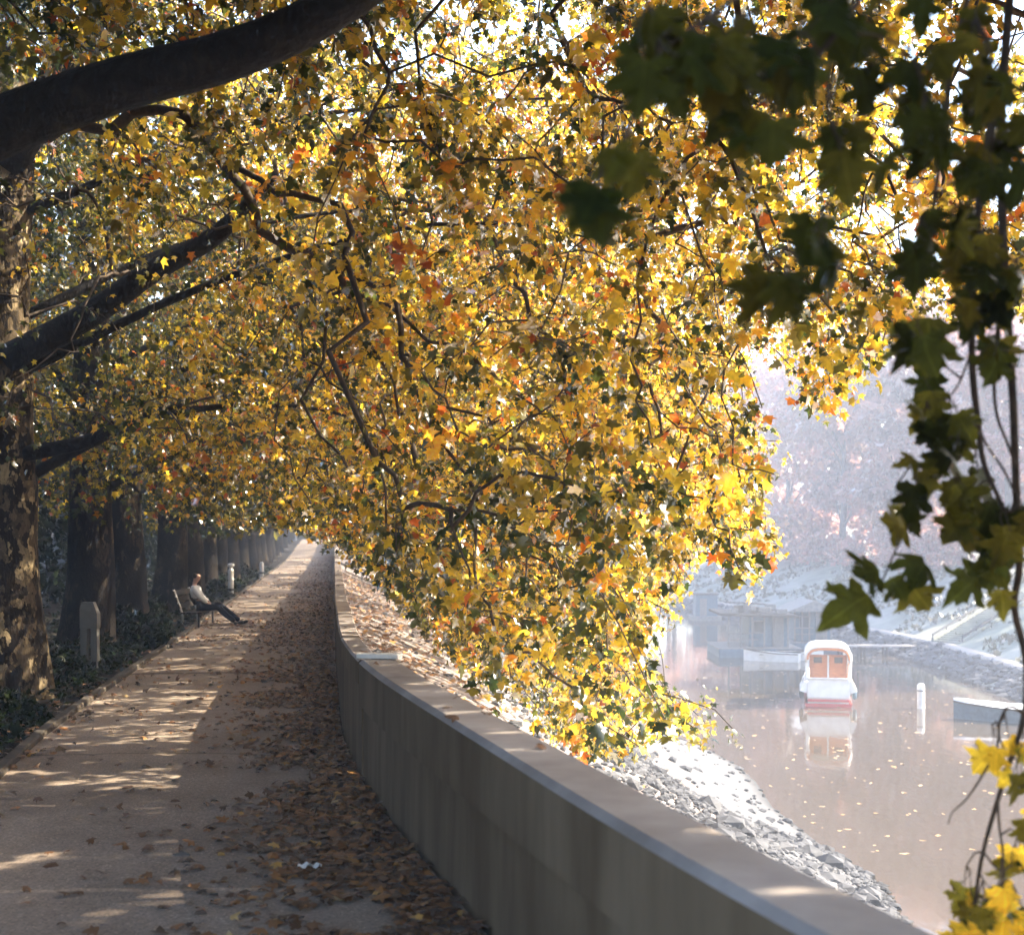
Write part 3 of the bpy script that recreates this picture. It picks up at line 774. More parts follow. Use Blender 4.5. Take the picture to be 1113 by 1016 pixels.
# hand-placed leaf groups: (u, v, depth, count, spread px, size)
CL = [(700, 45, 3.5, 6, 26, .2), (715, 85, 3.45, 5, 24, .2), (765, 60, 3.5, 8, 34, .2), (820, 50, 3.55, 8, 34, .2), (865, 75, 3.6, 7, 30, .21), (800, 95, 3.5, 6, 28, .2), (820, 140, 3.6, 4, 20, .19),
      (920, 172, 3.7, 5, 26, .2), (985, 90, 3.8, 8, 34, .2), (1005, 140, 3.8, 7, 30, .2), (1060, 60, 4.2, 9, 40, .2), (1085, 120, 4.3, 9, 40, .2), (1080, 190, 4.4, 9, 36, .2), (1055, 235, 4.5, 5, 30, .19),
      (655, 215, 3.5, 6, 20, .19), (678, 180, 3.5, 4, 16, .17), (843, 310, 3.7, 3, 16, .2), (895, 270, 3.75, 4, 20, .2), (905, 15, 3.6, 5, 30, .2), (960, 20, 3.9, 5, 30, .2),
      (941, 340, 4.8, 1, 3, .14), (1003, 370, 4.7, 2, 14, .22), (1000, 275, 4.5, 4, 24, .2), (1068, 290, 4.9, 8, 26, .2), (1075, 340, 5.0, 7, 22, .2), (1085, 385, 5.1, 4, 18, .19), (1050, 345, 5., 4, 18, .19), (1105, 320, 5., 5, 20, .2),
      (1012, 438, 5.25, 3, 14, .17), (1030, 470, 5.25, 4, 18, .18), (1008, 480, 5.2, 3, 14, .18), (1040, 505, 5.25, 4, 16, .19), (1000, 545, 5.2, 3, 14, .19), (1035, 545, 5.25, 4, 16, .2), (1058, 575, 5.3, 4, 16, .2),
      (975, 565, 5.2, 2, 10, .16), (1060, 530, 5.3, 3, 14, .17), (1090, 590, 5.3, 4, 16, .2), (1075, 615, 5.35, 3, 14, .17), (1104, 575, 5.3, 3, 14, .18),
      (1050, 980, 5.3, 3, 10, .13), (1068, 995, 5.3, 5, 14, .14), (1088, 975, 5.3, 4, 14, .14), (1100, 1000, 5.3, 6, 16, .15), (1075, 1025, 5.3, 5, 18, .15), (1108, 945, 5.3, 3, 12, .16),
      (1078, 828, 5.3, 1, 4, .13), (1092, 818, 5.3, 2, 8, .12), (1110, 850, 5.3, 3, 8, .13), (1112, 890, 5.3, 2, 8, .12), (1113, 820, 5.3, 2, 6, .12)]
P, A, Nn, S, T0, B0 = [], [], [], [], [], []
for u, v, Yd, cnt, sp, sz in CL:
    cnt = max(1, round(cnt * (.8 if v < 260 else 1))); sz = sz * (.7 if v < 400 else .88)
    c0 = at(u, v - 40, Yd); hn = np.array(hnodes); j = int(np.argmin(np.linalg.norm(hn - c0, axis=1)))
    hang.tube([hn[j], (hn[j] + c0) / 2 + np.array([0, 0, .02]), c0], [.005, .004, .003], 5); hnodes.append(tuple(c0))
    for _ in range(cnt):
        du, dv = rng.normal(0, sp * .6, 2)
        p = at(u + du, v + dv - sz * F / Yd * .35, Yd + rng.normal(0, .12)); P.append(p); hang.tube([c0, (c0 + p) / 2 + rng.normal(0, .01, 3), p], [.003, .0022, .002], 4)
        A.append(np.array([rng.normal(0, .45), rng.normal(0, .35), -1.])); Nn.append(np.array([rng.normal(0, .55), -1 + rng.normal(0, .4), .45 + rng.normal(0, .3)]))
        S.append(sz * rng.uniform(.75, 1.15)); low = v > 780
        T0.append(rng.uniform(.4, .66) if low and rng.uniform() < .5 else rng.uniform(.08, .34)); B0.append(rng.uniform(.7, 1.) if low else rng.uniform(.45, .9))
# named single leaves at the tip of the spray: (u of stalk, v of stalk, tip u, tip v)
for u, v, tu, tv, Yd in [(945, 645, 900, 675, 5.2), (955, 620, 925, 620, 5.2), (968, 628, 985, 655, 5.2), (985, 632, 1012, 662, 5.2), (1066, 618, 1035, 652, 5.3), (985, 575, 950, 560, 5.2), (1000, 500, 975, 500, 5.2), (1005, 600, 1000, 635, 5.2),
                         (1068, 610, 1078, 640, 5.3), (1006, 345, 1008, 405, 4.7), (1003, 446, 990, 440, 5.2), (1088, 640, 1092, 668, 5.3)]:
    p = at(u, v, Yd); q = at(tu, tv, Yd - .08); P.append(p); A.append(q - p + np.array([0, rng.normal(0, .02), 0])); Nn.append(np.array([rng.normal(0, .3), -1, .5])); S.append(np.linalg.norm(q - p) * 1.05); T0.append(rng.uniform(.08, .3)); B0.append(1.)
P, A, Nn, S, T0, B0 = map(np.array, (P, A, Nn, S, T0, B0))
leaf_mesh('hanging_leaves', P, A, Nn, S, T0, B0, 'hi', M_LEAF_NEAR, near, .25, .4)
# unseen leaves added above and right of the frame to shade path and wall
n = 3300
Q = np.stack([rng.uniform(-8, 11, n * 8), rng.uniform(.5, 14, n * 8), rng.uniform(2.6, 11, n * 8)], 1)
vv = HZ + (CAMZ - Q[:, 2]) / np.maximum(Q[:, 1], .6) * F
uu = CX + Q[:, 0] / np.maximum(Q[:, 1], .6) * F
Q = Q[((vv < -60) & (Q[:, 2] > 6.2) | (uu > 1250) & (Q[:, 1] > -3) & (Q[:, 1] < 9.5) & (Q[:, 0] > 1.5) & ((Q[:, 1] < 4.9) | (Q[:, 2] > 2.9 + .65 * (Q[:, 0] - W(Q[:, 1]))))) & (clump(Q, .4, 9) > .2)][:n]  # right-hand part shaped so the sun still reaches the coping
pos, dirs, _b = skeleton(near, [tuple(p) for p in limb[18:]] + [tuple(p) for p in l2[2:]] + [tuple(p) for p in l3[2:]] + tp[8:], None, Q, 'shade_branches', M_TWIG, prune=False)
hang.add(_b.V, _b.F); wood(near, tmb, hang, M_BARK_DARK)
P, A, Nn, S = spray(pos, dirs, 30, 1., .22)
vv = HZ + (CAMZ - P[:, 2]) / np.maximum(P[:, 1], .6) * F
uu = CX + P[:, 0] / np.maximum(P[:, 1], .6) * F
mg = S * F / np.maximum(P[:, 1], .3) * 1.3
k = ((vv + mg < -5) & (P[:, 2] > 5) | (uu - mg > 1120)) & (P[:, 1] > 1.)
tone, b_ = leaf_tone(P[k]); leaf_mesh('crown', P[k], A[k], Nn[k], S[k], tone, b_, 'lo', M_LEAF, near)  # added shade leaves, all kept out of view

row_tree(1, 13.2, 1000, 42, .09, 'mid', 'plane tree just outside the frame whose leafy branches fill the top left corner', zlo=5.6, zhi=11.5, ylo=-2.0, yhi=3.4)
XT = float(L(18.6)) - 1.25
row_tree(2, 18.8, 2500, 46, .078, 'lo', 'broad mottled plane tree at the left edge, the largest trunk in view', zlo=3.4, ylo=-4.2, yhi=4., r0=.47,
         limbs_extra=[([(XT + .2, 18.7, 3.3), at(100, 478, 18.5), at(135, 455, 18.3), at(200, 440, 18.)], [.11, .09, .07, .03]),
                      ([(XT + .1, 18.6, 4.6), at(100, 340, 18.3), at(165, 295, 18.), at(235, 255, 17.6), at(300, 190, 17.)], [.2, .175, .15, .12, .06]),
                      ([(XT, 18.7, 7.2), at(88, 60, 18.6), at(110, -60, 18.4), at(150, -250, 18.)], [.24, .2, .17, .1])])
ROW = [(24.8, 2100, 46, .083, 'lo'), (30.8, 1500, 44, .10, 'lo'), (36.8, 900, 34, .135, 'lo'), (42.6, 500, 28, .2, 'lo'), (48.4, 400, 26, .22, 'lo'), (54.5, 320, 26, .24, 'lo'),
       (60.6, 260, 24, .27, 'lo'), (67, 240, 22, .28, 'lo'), (73.5, 220, 22, .3, 'lo'), (80, 200, 22, .32, 'lo'), (87, 180, 22, .34, 'lo'), (94, 170, 22, .34, 'lo'), (102, 170, 22, .36, 'lo'),
       (111, 160, 22, .38, 'lo'), (120, 160, 22, .4, 'lo'), (130, 160, 22, .42, 'lo'), (142, 160, 22, .44, 'lo'), (155, 170, 22, .46, 'lo')]
SPECIAL = {0: 'second visible trunk of the row, dark behind the grey two-legged box',
           1: 'third visible trunk of the row, wide and nearly black', 4: 'sixth trunk of the row, behind the seated person',
           5: 'seventh trunk of the row with thin sunlit edge, between person and white post'}
for i, (Y, na, per, ls, lod) in enumerate(ROW):
    lb = SPECIAL.get(i, 'dark plane tree trunk in the row, %s beyond the broad mottled trunk' % ORD[i + 0])
    row_tree(3 + i, Y, na, per, ls, lod, lb, zlo=2.9 if Y < 34 else 2.7, spread=.75 if Y < 40 else 1.1, ylo=-3.6 if Y < 40 else -5, yhi=3.6 if Y < 40 else 5, zhi=11.5, r0=.40 if Y < 40 else .36)


# ---- trees that stand clear (far bank, end of the path, slope behind the row)
def free_tree(name, base, H, R, label, group, mat, nleaf, lsize, bias=0., trunk_h=.28, tr=.28, bark=None, low=.22):
    root = thing(name, label, 'tree', base, group)
    b = np.array(base); H_ = H
    pts = [b + np.array([rng.normal(0, .08), rng.normal(0, .08), H * .85 * t]) for t in np.linspace(0, 1, 7)]; pts[0] = b - np.array([0, 0, .3])
    mb = MB(); mb.tube(pts, [tr * (1.1 - t) + .03 for t in np.linspace(0, 1, 7)], 8)
    cl = []
    for _ in range(11):
        a = rng.uniform(0, 6.28); z = rng.uniform(low + .08, .95); rad = R * (1 - abs(z - .5) * 1.15) * rng.uniform(.45, .95)
        e = b + np.array([math.cos(a) * rad, math.sin(a) * rad, H * z]); s = b + np.array([0, 0, H * max(.15, z - .22)])
        mb.tube([s, (s + e) / 2 + np.array([0, 0, .3]), e], [tr * .4, tr * .25, .03], 5); cl.append(e)
    mb.build('trunk', bark or M_BARK_FAR, root, True)
    cl = np.array(cl + [b + np.array([0, 0, H * .92]), b + np.array([0, 0, H * .7])])
    ci = rng.integers(0, len(cl), nleaf); off = rng.normal(0, 1, (nleaf, 3)); off /= np.linalg.norm(off, axis=1, keepdims=True)
    rr = rng.uniform(.35, 1, nleaf) ** .6 * R * rng.uniform(.3, .5, len(cl))[ci]
    P = cl[ci] + off * rr[:, None] * np.array([1, 1, .8])
    tone = np.clip(.45 + bias + (clump(P, .35, 4) - .5) * .9 + rng.normal(0, .15, nleaf), 0, 1)
    leaf_mesh('crown', P, off + np.array([0, 0, -.5]) + rng.normal(0, .4, (nleaf, 3)), off + rng.normal(0, .6, (nleaf, 3)) + np.array([0, 0, .4]), np.clip(rng.normal(lsize, lsize * .25, nleaf), lsize * .4, lsize * 1.8), tone, np.clip(rng.normal(1, .15, nleaf), .6, 1.4), 'lo', mat, root)
    return root


FB = [(104, 15.0, 18, 6.5), (96, 19.5, 20, 7), (113, 18, 22, 7.5), (109, 27, 24, 8), (122, 14.5, 21, 7.), (127, 22, 25, 8), (133, 14, 20, 7), (140, 20, 26, 8.5), (146, 13.5, 20, 7), (156, 19, 26, 8.5), (162, 14, 22, 8),
      (176, 18, 26, 9), (190, 14, 24, 9), (206, 18, 28, 10), (226, 14, 26, 10), (250, 18, 28, 11), (235, 36, 30, 12), (88, 17, 17, 6), (80, 24, 19, 7), (118, 36, 24, 9), (140, 34, 27, 10), (165, 34, 30, 11)]
for i, (Y, off, H, R) in enumerate(sorted(FB)):
    x = float(FARF(Y)) + off; z = np.interp(off, [13.5, 24, 45], [-.7, -.4, 4.])
    free_tree('riverside_tree', (x, Y, z), H, R, 'hazy pinkish tree on the far bank, %s in the line going upstream' % (ORD + ['twenty-third'])[i], 'hazy trees on the far bank', M_LEAF_FAR, 3600, .72, bias=rng.normal(0, .25), tr=.34, low=.22 if Y < 106 else .02)
for i, (x, y, H, R) in enumerate([(-28, 172, 15, 6), (-22, 178, 16, 7), (-33, 180, 17, 7), (-15, 190, 17, 7), (-26, 196, 18, 8)]):
    free_tree('background_tree', (x, y, float(G(y)) - (1.5 if x > -20 else 0)), H, R, 'dark green tree closing the end of the path, %s behind the white barrier' % ORD[i], 'trees at the end of the path', M_LEAF, 900, .6, bias=-.2, low=.05)
for i, y in enumerate([6, 14, 22, 31, 41, 53, 68, 86, 108, 135]):
    x = float(L(y)) - 8.5 - (i % 2) * 1.5
    free_tree('background_tree', (x, y, .9), 11 + (i % 3), 5.2, 'dark background tree behind the plane row, %s along the slope' % ORD[i], 'background trees behind the row', M_LEAF_DARK, 2200, .36, low=.02, bark=M_DARKWOOD)

# ================================================================== PLANTING
def bush(name, c, r, h, n, size, label, group, mat=M_LEAF_DARK, bias=0.):
    root = thing(name, label, 'shrub', c, group)
    mb = MB()
    for _ in range(9):
        a = rng.uniform(0, 6.28); e = np.array(c) + np.array([math.cos(a) * r * .7, math.sin(a) * r * .7, h * rng.uniform(.5, .95)])
        mb.tube([c, (np.array(c) + e) / 2 + np.array([0, 0, .08]), e], [.018, .012, .005], 4)
    mb.build('stems', M_TWIG, root)
    off = rng.normal(0, 1, (n, 3)); off /= np.linalg.norm(off, axis=1, keepdims=True); off[:, 2] = np.abs(off[:, 2])
    q = rng.uniform(.35, 1, n) ** .5
    P = np.array(c) + off * q[:, None] * np.array([r, r, h]) * (0.75 + .4 * clump(off * 3 + np.array(c), 1.3, 2))[:, None]
    leaf_mesh('foliage', P, off + rng.normal(0, .5, (n, 3)), off + rng.normal(0, .5, (n, 3)) + np.array([0, 0, .5]), np.clip(rng.normal(size, size * .25, n), .02, 1), np.clip(rng.normal(.5 + bias, .25, n), 0, 1), rng.uniform(.7, 1.2, n), 'lo', mat, root)
    return root


BS = [(14.6, -.95, .75, .62), (16.2, -.7, .6, .42), (17.3, -1.9, .8, .7), (20.2, -.9, .7, .55), (22.4, -.8, .75, .6), (26.5, -.75, .8, .75), (28.6, -.8, .7, .6), (34.6, -1.7, .8, .75), (39.5, -.9, .7, .6), (45.8, -.9, .8, .6), (53, -.9, .8, .6), (62, -.9, .9, .7)]
for i, (y, dx, r, h) in enumerate(BS):
    bush('shrub', (float(L(y)) + dx, y, .0), r, h, 620, .085 if y < 25 else .11, 'low dark glossy shrub on the planted strip, %s along the kerb from the front' % ORD[i], 'low shrubs between the trees')
# hedge closing the view behind the trunks
hd = thing('hedge', 'tall unclipped dark hedge running behind the row of trunks', 'hedge', (float(L(30)) - 5.2, 30, .2))
n = 26000
Y = 5 + 150 * rng.uniform(0, 1, n) ** 1.6; z = rng.uniform(0, 5.2, n); d = 4.2 + rng.uniform(0, 1.3, n) + .7 * np.sin(Y * .9) * .5
P = np.stack([L(Y) - d, Y, z + .1], 1)
leaf_mesh('foliage', P, rng.normal(0, .6, (n, 3)) + np.array([.3, -.2, -.6]), rng.normal(0, .5, (n, 3)) + np.array([.7, -.2, .5]), .17 * (1 + Y / 60) * rng.uniform(.7, 1.3, n), rng.uniform(0, 1, n), rng.uniform(.6, 1.1, n), 'lo', M_LEAF_DARK, hd)
mb = MB()
for y in np.arange(6, 150, 2.2):
    x = float(L(y)) - 5.2; mb.tube([(x, y, -.1), (x + rng.normal(0, .2), y + rng.normal(0, .2), 2.2), (x + rng.normal(0, .4), y, 4.4)], [.07, .05, .02], 5)
mb.build('stems', M_DARKWOOD, hd)

eh = thing('hedge', 'dark green hedge closing the end of the path behind the white barrier', 'hedge', (-24, 166, float(G(166))))
n = 5200
P = np.stack([rng.uniform(-36, -17, n), 166 + rng.uniform(0, 3, n), float(G(166)) + rng.uniform(-.5, 6, n) * rng.uniform(.6, 1, n)], 1)
leaf_mesh('foliage', P, rng.normal(0, .6, (n, 3)) + np.array([0, -.3, -.5]), rng.normal(0, .5, (n, 3)) + np.array([0, -.8, .5]), rng.uniform(.4, .8, n), rng.uniform(0, 1, n), rng.uniform(.6, 1.1, n), 'lo', M_LEAF_DARK, eh)
mb = MB()
for x in np.arange(-35, -17, 1.5): mb.tube([(x, 167.5, float(G(166)) - 1), (x + .2, 167.5, float(G(166)) + 4)], [.08, .03], 5)
mb.build('stems', M_DARKWOOD, eh)
for i, (y, off) in enumerate([(112, 13), (118, 14.5), (125, 13), (133, 12.5), (141, 13), (150, 12.5), (160, 13), (172, 13)]):
    bush('riverside_shrub', (float(FARF(y)) + off, y, -.8), 3.4, 2.6, 520, .55, 'hazy rust-coloured shrub on the far bank top, %s going upstream' % ORD[i], 'shrubs on the far bank', M_LEAF_FAR)
# ground cover and fallen leaves
n = 9000
Y = 9 + 70 * rng.uniform(0, 1, n) ** 1.5; d = rng.uniform(.15, 4.2, n)
P = np.stack([L(Y) - d, Y, rng.uniform(0, .16, n) + .02], 1)
o = leaf_mesh('ground_cover', P, rng.normal(0, 1, (n, 3)) * np.array([1, 1, .3]), rng.normal(0, .45, (n, 3)) + np.array([0, 0, 1.]), rng.uniform(.05, .12, n) * (1 + Y / 70), rng.uniform(0, 1, n), rng.uniform(.6, 1.3, n), 'lo', M_LEAF_DARK)
tag(o, 'dark ivy and low plants carpeting the strip under the trees', kind='stuff')


def flat_leaves(name, X, Y, Z, smin, smax, tone, label, lod='mid', mat=M_LITTER, tilt=.28):
    n = len(X); P = np.stack([X, Y, Z], 1)
    A = np.stack([rng.normal(0, 1, n), rng.normal(0, 1, n), rng.normal(0, tilt * .6, n)], 1); Nn = np.stack([rng.normal(0, tilt, n), rng.normal(0, tilt, n), np.ones(n)], 1)
    return tag(leaf_mesh(name, P, A, Nn, rng.uniform(smin, smax, n), tone, rng.uniform(.65, 1.25, n), lod, mat, None, .3, .35), label, kind='stuff')


# drift along the foot of the wall, scattered over the rest of the path
xs, ys_ = [], []
for nn, y0, y1, f in ((7500, 4.5, 22, 'w'), (5200, 22, 60, 'w'), (300, 6, 24, 's'), (2600, 27, 38, 'm'), (2600, 46, 110, 'm'), (1700, 22, 60, 'l'), (420, 13, 22, 'l')):
    t = rng.uniform(0, 1, nn); Y = y0 + (y1 - y0) * t
    if f == 'w': d = np.abs(rng.normal(0, 1, nn)) * np.interp(Y, [5, 9, 15, 24, 60], [.75, .62, .46, .75, .9]) + .02; X = W(Y) - d
    elif f == 's': X = L(Y) + .1 + (W(Y) - L(Y) - .3) * rng.uniform(0, 1, nn)
    elif f == 'm': X = W(Y) - .1 - np.abs(rng.normal(0, 1.3, nn))
    else: X = L(Y) + rng.normal(-.25, .4, nn)
    k = (X > L(Y) - 1.2) & (X < W(Y) - .01)
    c = clump(np.stack([X, Y, 0 * X], 1), 1.1, 21); k &= (c > .36) | (f == 's') | (W(Y) - X < .45)
    xs.append(X[k]); ys_.append(Y[k])
X = np.concatenate(xs); Y = np.concatenate(ys_); n = len(X)
Z = G(Y) + .035 + rng.uniform(0, .03, n)
yc = 3.4 + 36 * rng.uniform(0, 1, 14) ** 1.2  # a few lie on the coping
X = np.concatenate([X, W(yc) + np.where(yc < 12.7, rng.uniform(.06, .3, 14), rng.uniform(.05, .17, 14))]); Y = np.concatenate([Y, yc]); Z = np.concatenate([Z, np.full(14, H1 + .025)]); n = len(X)
flat_leaves('fallen_leaves', X, Y, Z, .05, .105, np.clip(rng.normal(.42, .24, n), 0, 1), 'brown and orange fallen plane leaves strewn over the path')
n = 620
Y = 34 + 56 * rng.uniform(0, 1, n) ** 1.5; X = rng.uniform(6, 26, n); k = (X > FOOT(Y) + .3) & (X < FARF(Y) - 1.5); X, Y = X[k], Y[k]
flat_leaves('floating_leaves', X, Y, np.full(len(X), WATER + .012), .12, .3, rng.uniform(.86, 1, len(X)), 'pale fallen leaves floating on the river', 'lo', M_LITTER, .05)
n = 2600
Y = rng.uniform(12, 80, n); d = np.abs(rng.normal(0, 2.2, n)) + .4; X = W(Y) + d
flat_leaves('slope_leaves', X, Y, slope_z(d * 12.6 / (FOOT(Y) - W(Y))) + G(Y) + .06, .1, .2, np.clip(rng.normal(.6, .22, n), 0, 1), 'fallen leaves lying on the stone embankment slope')

# ================================================================== SMALL THINGS BY THE PATH
# seated person on a low bench
HX, HY = -7.45, 33.0
bench = thing('park_bench', 'low wooden bench under the person at the edge of the path', 'bench', (HX - .05, HY + .05, 0))
mb = MB()
for k in range(4): mb.box((HX - .22 + k * .125, HY + .05, .34), (.105, 1.7, .035), bev=.006)
mb.build('seat', M_DARKWOOD, bench)
mb = MB()
for k in range(3): mb.box((HX - .33 - k * .055, HY + .05, .5 + k * .15), (.03, 1.7, .115), tilt=-.33, bev=.005)
mb.build('backrest', M_DARKWOOD, bench)
for sy in (-.7, .8):
    MB().tube([(HX + .12, HY + sy, 0), (HX + .12, HY + sy, .32)], .025, 6).build('leg', M_DARKMETAL, bench)
    MB().tube([(HX - .24, HY + sy, 0), (HX - .27, HY + sy, .34), (HX - .47, HY + sy, .88)], .025, 6).build('leg', M_WHITE, bench)


def skin_mesh(name, chains, mat, parent, sub=2):
    """chains: list of lists of (key or None, (x,y,z), r); shared keys join chains"""
    V = []; E = []; R = []; keys = {}
    for ch in chains:
        prev = None
        for key, co, r in ch:
            if key in keys and key is not None: i = keys[key]
            else:
                i = len(V); V.append(co); R.append(r)
                if key is not None: keys[key] = i
            if prev is not None and prev != i: E.append((prev, i))
            prev = i
    me = bpy.data.meshes.new(name); base = np.array(parent.location)
    me.from_pydata([tuple(np.array(v) - base) for v in V], E, []); me.update()
    o = bpy.data.objects.new(name, me); link(o)
    md = o.modifiers.new('Skin', 'SKIN'); md.use_smooth_shade = True
    sv = me.skin_vertices[0].data
    for i, r in enumerate(R): sv[i].radius = (r, r) if not hasattr(r, '__len__') else r; sv[i].use_root = (i == 0)
    s = o.modifiers.new('Sub', 'SUBSURF'); s.levels = s.render_levels = sub
    dg = bpy.context.evaluated_depsgraph_get(); m2 = bpy.data.meshes.new_from_object(o.evaluated_get(dg)); m2.name = name
    bpy.data.objects.remove(o)
    m2.materials.clear(); m2.materials.append(mat)
    m2.polygons.foreach_set('use_smooth', [True] * len(m2.polygons))
    return link(bpy.data.objects.new(name, m2), parent)


person = thing('person', 'person in white shirt and dark trousers lounging on a bench with legs stretched out', 'person', (HX, HY, 0))
hip = np.array([HX, HY, .45]); pv = lambda x, y, z: tuple(hip + np.array([x, y, z]))
pel = ('pelvis', pv(0, 0, 0), .125); sp1 = ('spine', pv(-.09, 0, .2), .12); ch = ('chest', pv(-.16, 0, .40), .135); nk = ('neck', pv(-.15, 0, .54), .052)
hd_ = [nk, ('jaw', pv(-.10, -.01, .63), .065), ('head', pv(-.085, -.01, .71), .088), ('crownv', pv(-.10, 0, .78), .07)]
armN = [('shN', pv(-.14, -.17, .44), .058), ('elN', pv(.04, -.25, .24), .042), ('wrN', pv(.2, -.16, .10), .03), ('haN', pv(.255, -.135, .07), .032)]
armF = [('shF', pv(-.14, .17, .44), .058), ('elF', pv(.0, .26, .2), .042), ('wrF', pv(.17, .18, .09), .03), ('haF', pv(.22, .15, .06), .032)]
legN = [('hpN', pv(.05, -.09, .0), .095), ('knN', pv(.46, -.15, .0), .062), ('caN', pv(.62, -.18, -.16), .055), ('anN', pv(.88, -.22, -.345), .04)]
legF = [('hpF', pv(.05, .09, .0), .095), ('knF', pv(.47, .1, .02), .062), ('caF', pv(.65, .06, -.13), .055), ('anF', pv(.95, -.02, -.34), .04)]
fing = []
for key, (bx, by, bz), sgn in (('haN', armN[3][1], 1), ('haF', armF[3][1], -1)):
    for j, (dy, ln) in enumerate(((-.027, .058), (-.009, .075), (.009, .07), (.027, .052))):
        fing.append([(key, (bx, by, bz), .03), (None, (bx + .045, by + dy, bz - .004), .0095), (None, (bx + .045 + ln * .6, by + dy * 1.1, bz - .018), .0085), (None, (bx + .045 + ln, by + dy * 1.1, bz - .045), .007)])
    fing.append([(key, (bx, by, bz), .03), (None, (bx + .01, by - .04 * sgn, bz + .01), .011), (None, (bx + .045, by - .055 * sgn, bz - .005), .009)])
skin_mesh('body', [[pel, sp1, ch, nk] + hd_[1:], [hd_[2], ('nose', pv(.005, -.015, .69), .016)], [ch] + armN, [ch] + armF, [pel] + legN, [pel] + legF] + fing, M_SKIN, person)
up = lambda c, d: [(k, p, r + d) for k, p, r in c]
skin_mesh('shirt', [up([pel, sp1, ch], .012), [ch] + up(armN[:3], .02), [ch] + up(armF[:3], .02), [(ch[0], ch[1], .15), ('collar', pv(-.15, 0, .51), .07)]], M_SHIRT, person)
skin_mesh('vest', [[('pelvis', pv(-.01, 0, .03), .15), ('spine', pv(-.1, 0, .2), .148), ('chest', pv(-.18, .0, .37), .158)]], M_VEST, person)
skin_mesh('trousers', [up([pel], .02) + up(legN, .022), up([pel], .02) + up(legF, .022)], M_TROUSER, person)
for (x, y, z) in (legN[3][1], legF[3][1]):
    skin_mesh('shoe', [[('a', (x - .02, y, z + .0), .05), ('h', (x - .01, y, z - .055), .045), ('m', (x + .1, y - .02, z - .03), .042), ('t', (x + .2, y - .035, z + .0), .035)]], M_SHOE, person)
skin_mesh('hair', [[('a', pv(-.13, -.005, .66), .075), ('b', pv(-.125, -.005, .74), .09), ('c', pv(-.085, -.005, .785), .078)]], M_HAIR, person)
for sy in (-.04, .02):
    MB().lathe(pv(-.003, sy - .01, .715), [(.001, -.008), (.009, -.004), (.009, .004), (.001, .008)], 8).build('eye', M_SHOE, person)

# grey two-legged box between the first trunks
bx = at(97, 690, 21.6); gx, gy = float(bx[0]), 21.6
box_ = thing('utility_box', 'grey two-legged utility box standing in the dark between the first two trunks', 'utility box', (gx, gy, 0))
MB().add([(gx - .13, gy - .09, .75), (gx + .14, gy - .09, .75), (gx + .14, gy + .09, .75), (gx - .13, gy + .09, .75), (gx - .13, gy - .09, 1.06), (gx + .14, gy - .09, .98), (gx + .14, gy + .09, .98), (gx - .13, gy + .09, 1.06),
          (gx - .11, gy - .07, 1.16), (gx + .07, gy - .07, 1.16), (gx + .07, gy + .07, 1.16), (gx - .11, gy + .07, 1.16)],
         [(3, 2, 1, 0), (0, 1, 5, 4), (1, 2, 6, 5), (2, 3, 7, 6), (3, 0, 4, 7), (4, 5, 9, 8), (5, 6, 10, 9), (6, 7, 11, 10), (7, 4, 8, 11), (8, 9, 10, 11)]).build('cabinet', M_GREYPAINT, box_)
for sx in (-.075, .085): MB().box((gx + sx, gy, .49), (.105, .15, .515), bev=.006).build('leg', M_GREYPAINT, box_)
for sx in (-.075, .085): MB().box((gx + sx, gy, .115), (.07, .1, .23)).build('foot', M_DARKMETAL, box_)

# white marker post and small ones
def post(u, v, Y, h, r, label, cap=True):
    p = at(u, v, Y); x, z0 = float(p[0]), float(G(Y))
    t = thing('marker_post', label, 'post', (x, Y, z0), 'white posts along the left side')
    MB().lathe((x, Y, z0), [(r * .9, -.2), (r, .12), (r * .95, h * .9), (r * .6, h * .97), (r * .3, h)], 12).build('shaft', M_WHITE, t, False)
    MB().lathe((x, Y, z0), [(r * 1.05, .18), (r * 1.05, .26)], 12).build('band', M_DARKMETAL, t)
    if cap: MB().lathe((x, Y, z0 + h + .06), [(r * .4, -.08), (r * 1.15, 0), (r * 1.1, .06), (r * .3, .09)], 12).build('cap', M_WHITE, t)


post(250.5, 640, 47.5, .98, .10, 'white capped marker post beside the path, the tallest just beyond the seated person')
post(284, 622, 66, .75, .10, 'shorter white marker post, farther along the left side of the path', False)
# paper scrap
c = at(335, 952, 9.15); V = []; Fc = []
for i in range(9):
    for j in range(5): V.append((c[0] - .07 + i * .0175 + .004 * j, 9.15 - .04 + j * .018, .075 + .012 * math.sin(i * 1.7 + j) + .009 * math.sin(j * 2.3 - i)))
for i in range(8):
    for j in range(4): Fc.append((i * 5 + j, i * 5 + j + 1, i * 5 + 6 + j, i * 5 + 5 + j))
tag(obj('paper_scrap', V, Fc, M_PAPER, None, True), 'crumpled white paper scrap among the brown leaves by the wall', 'litter')
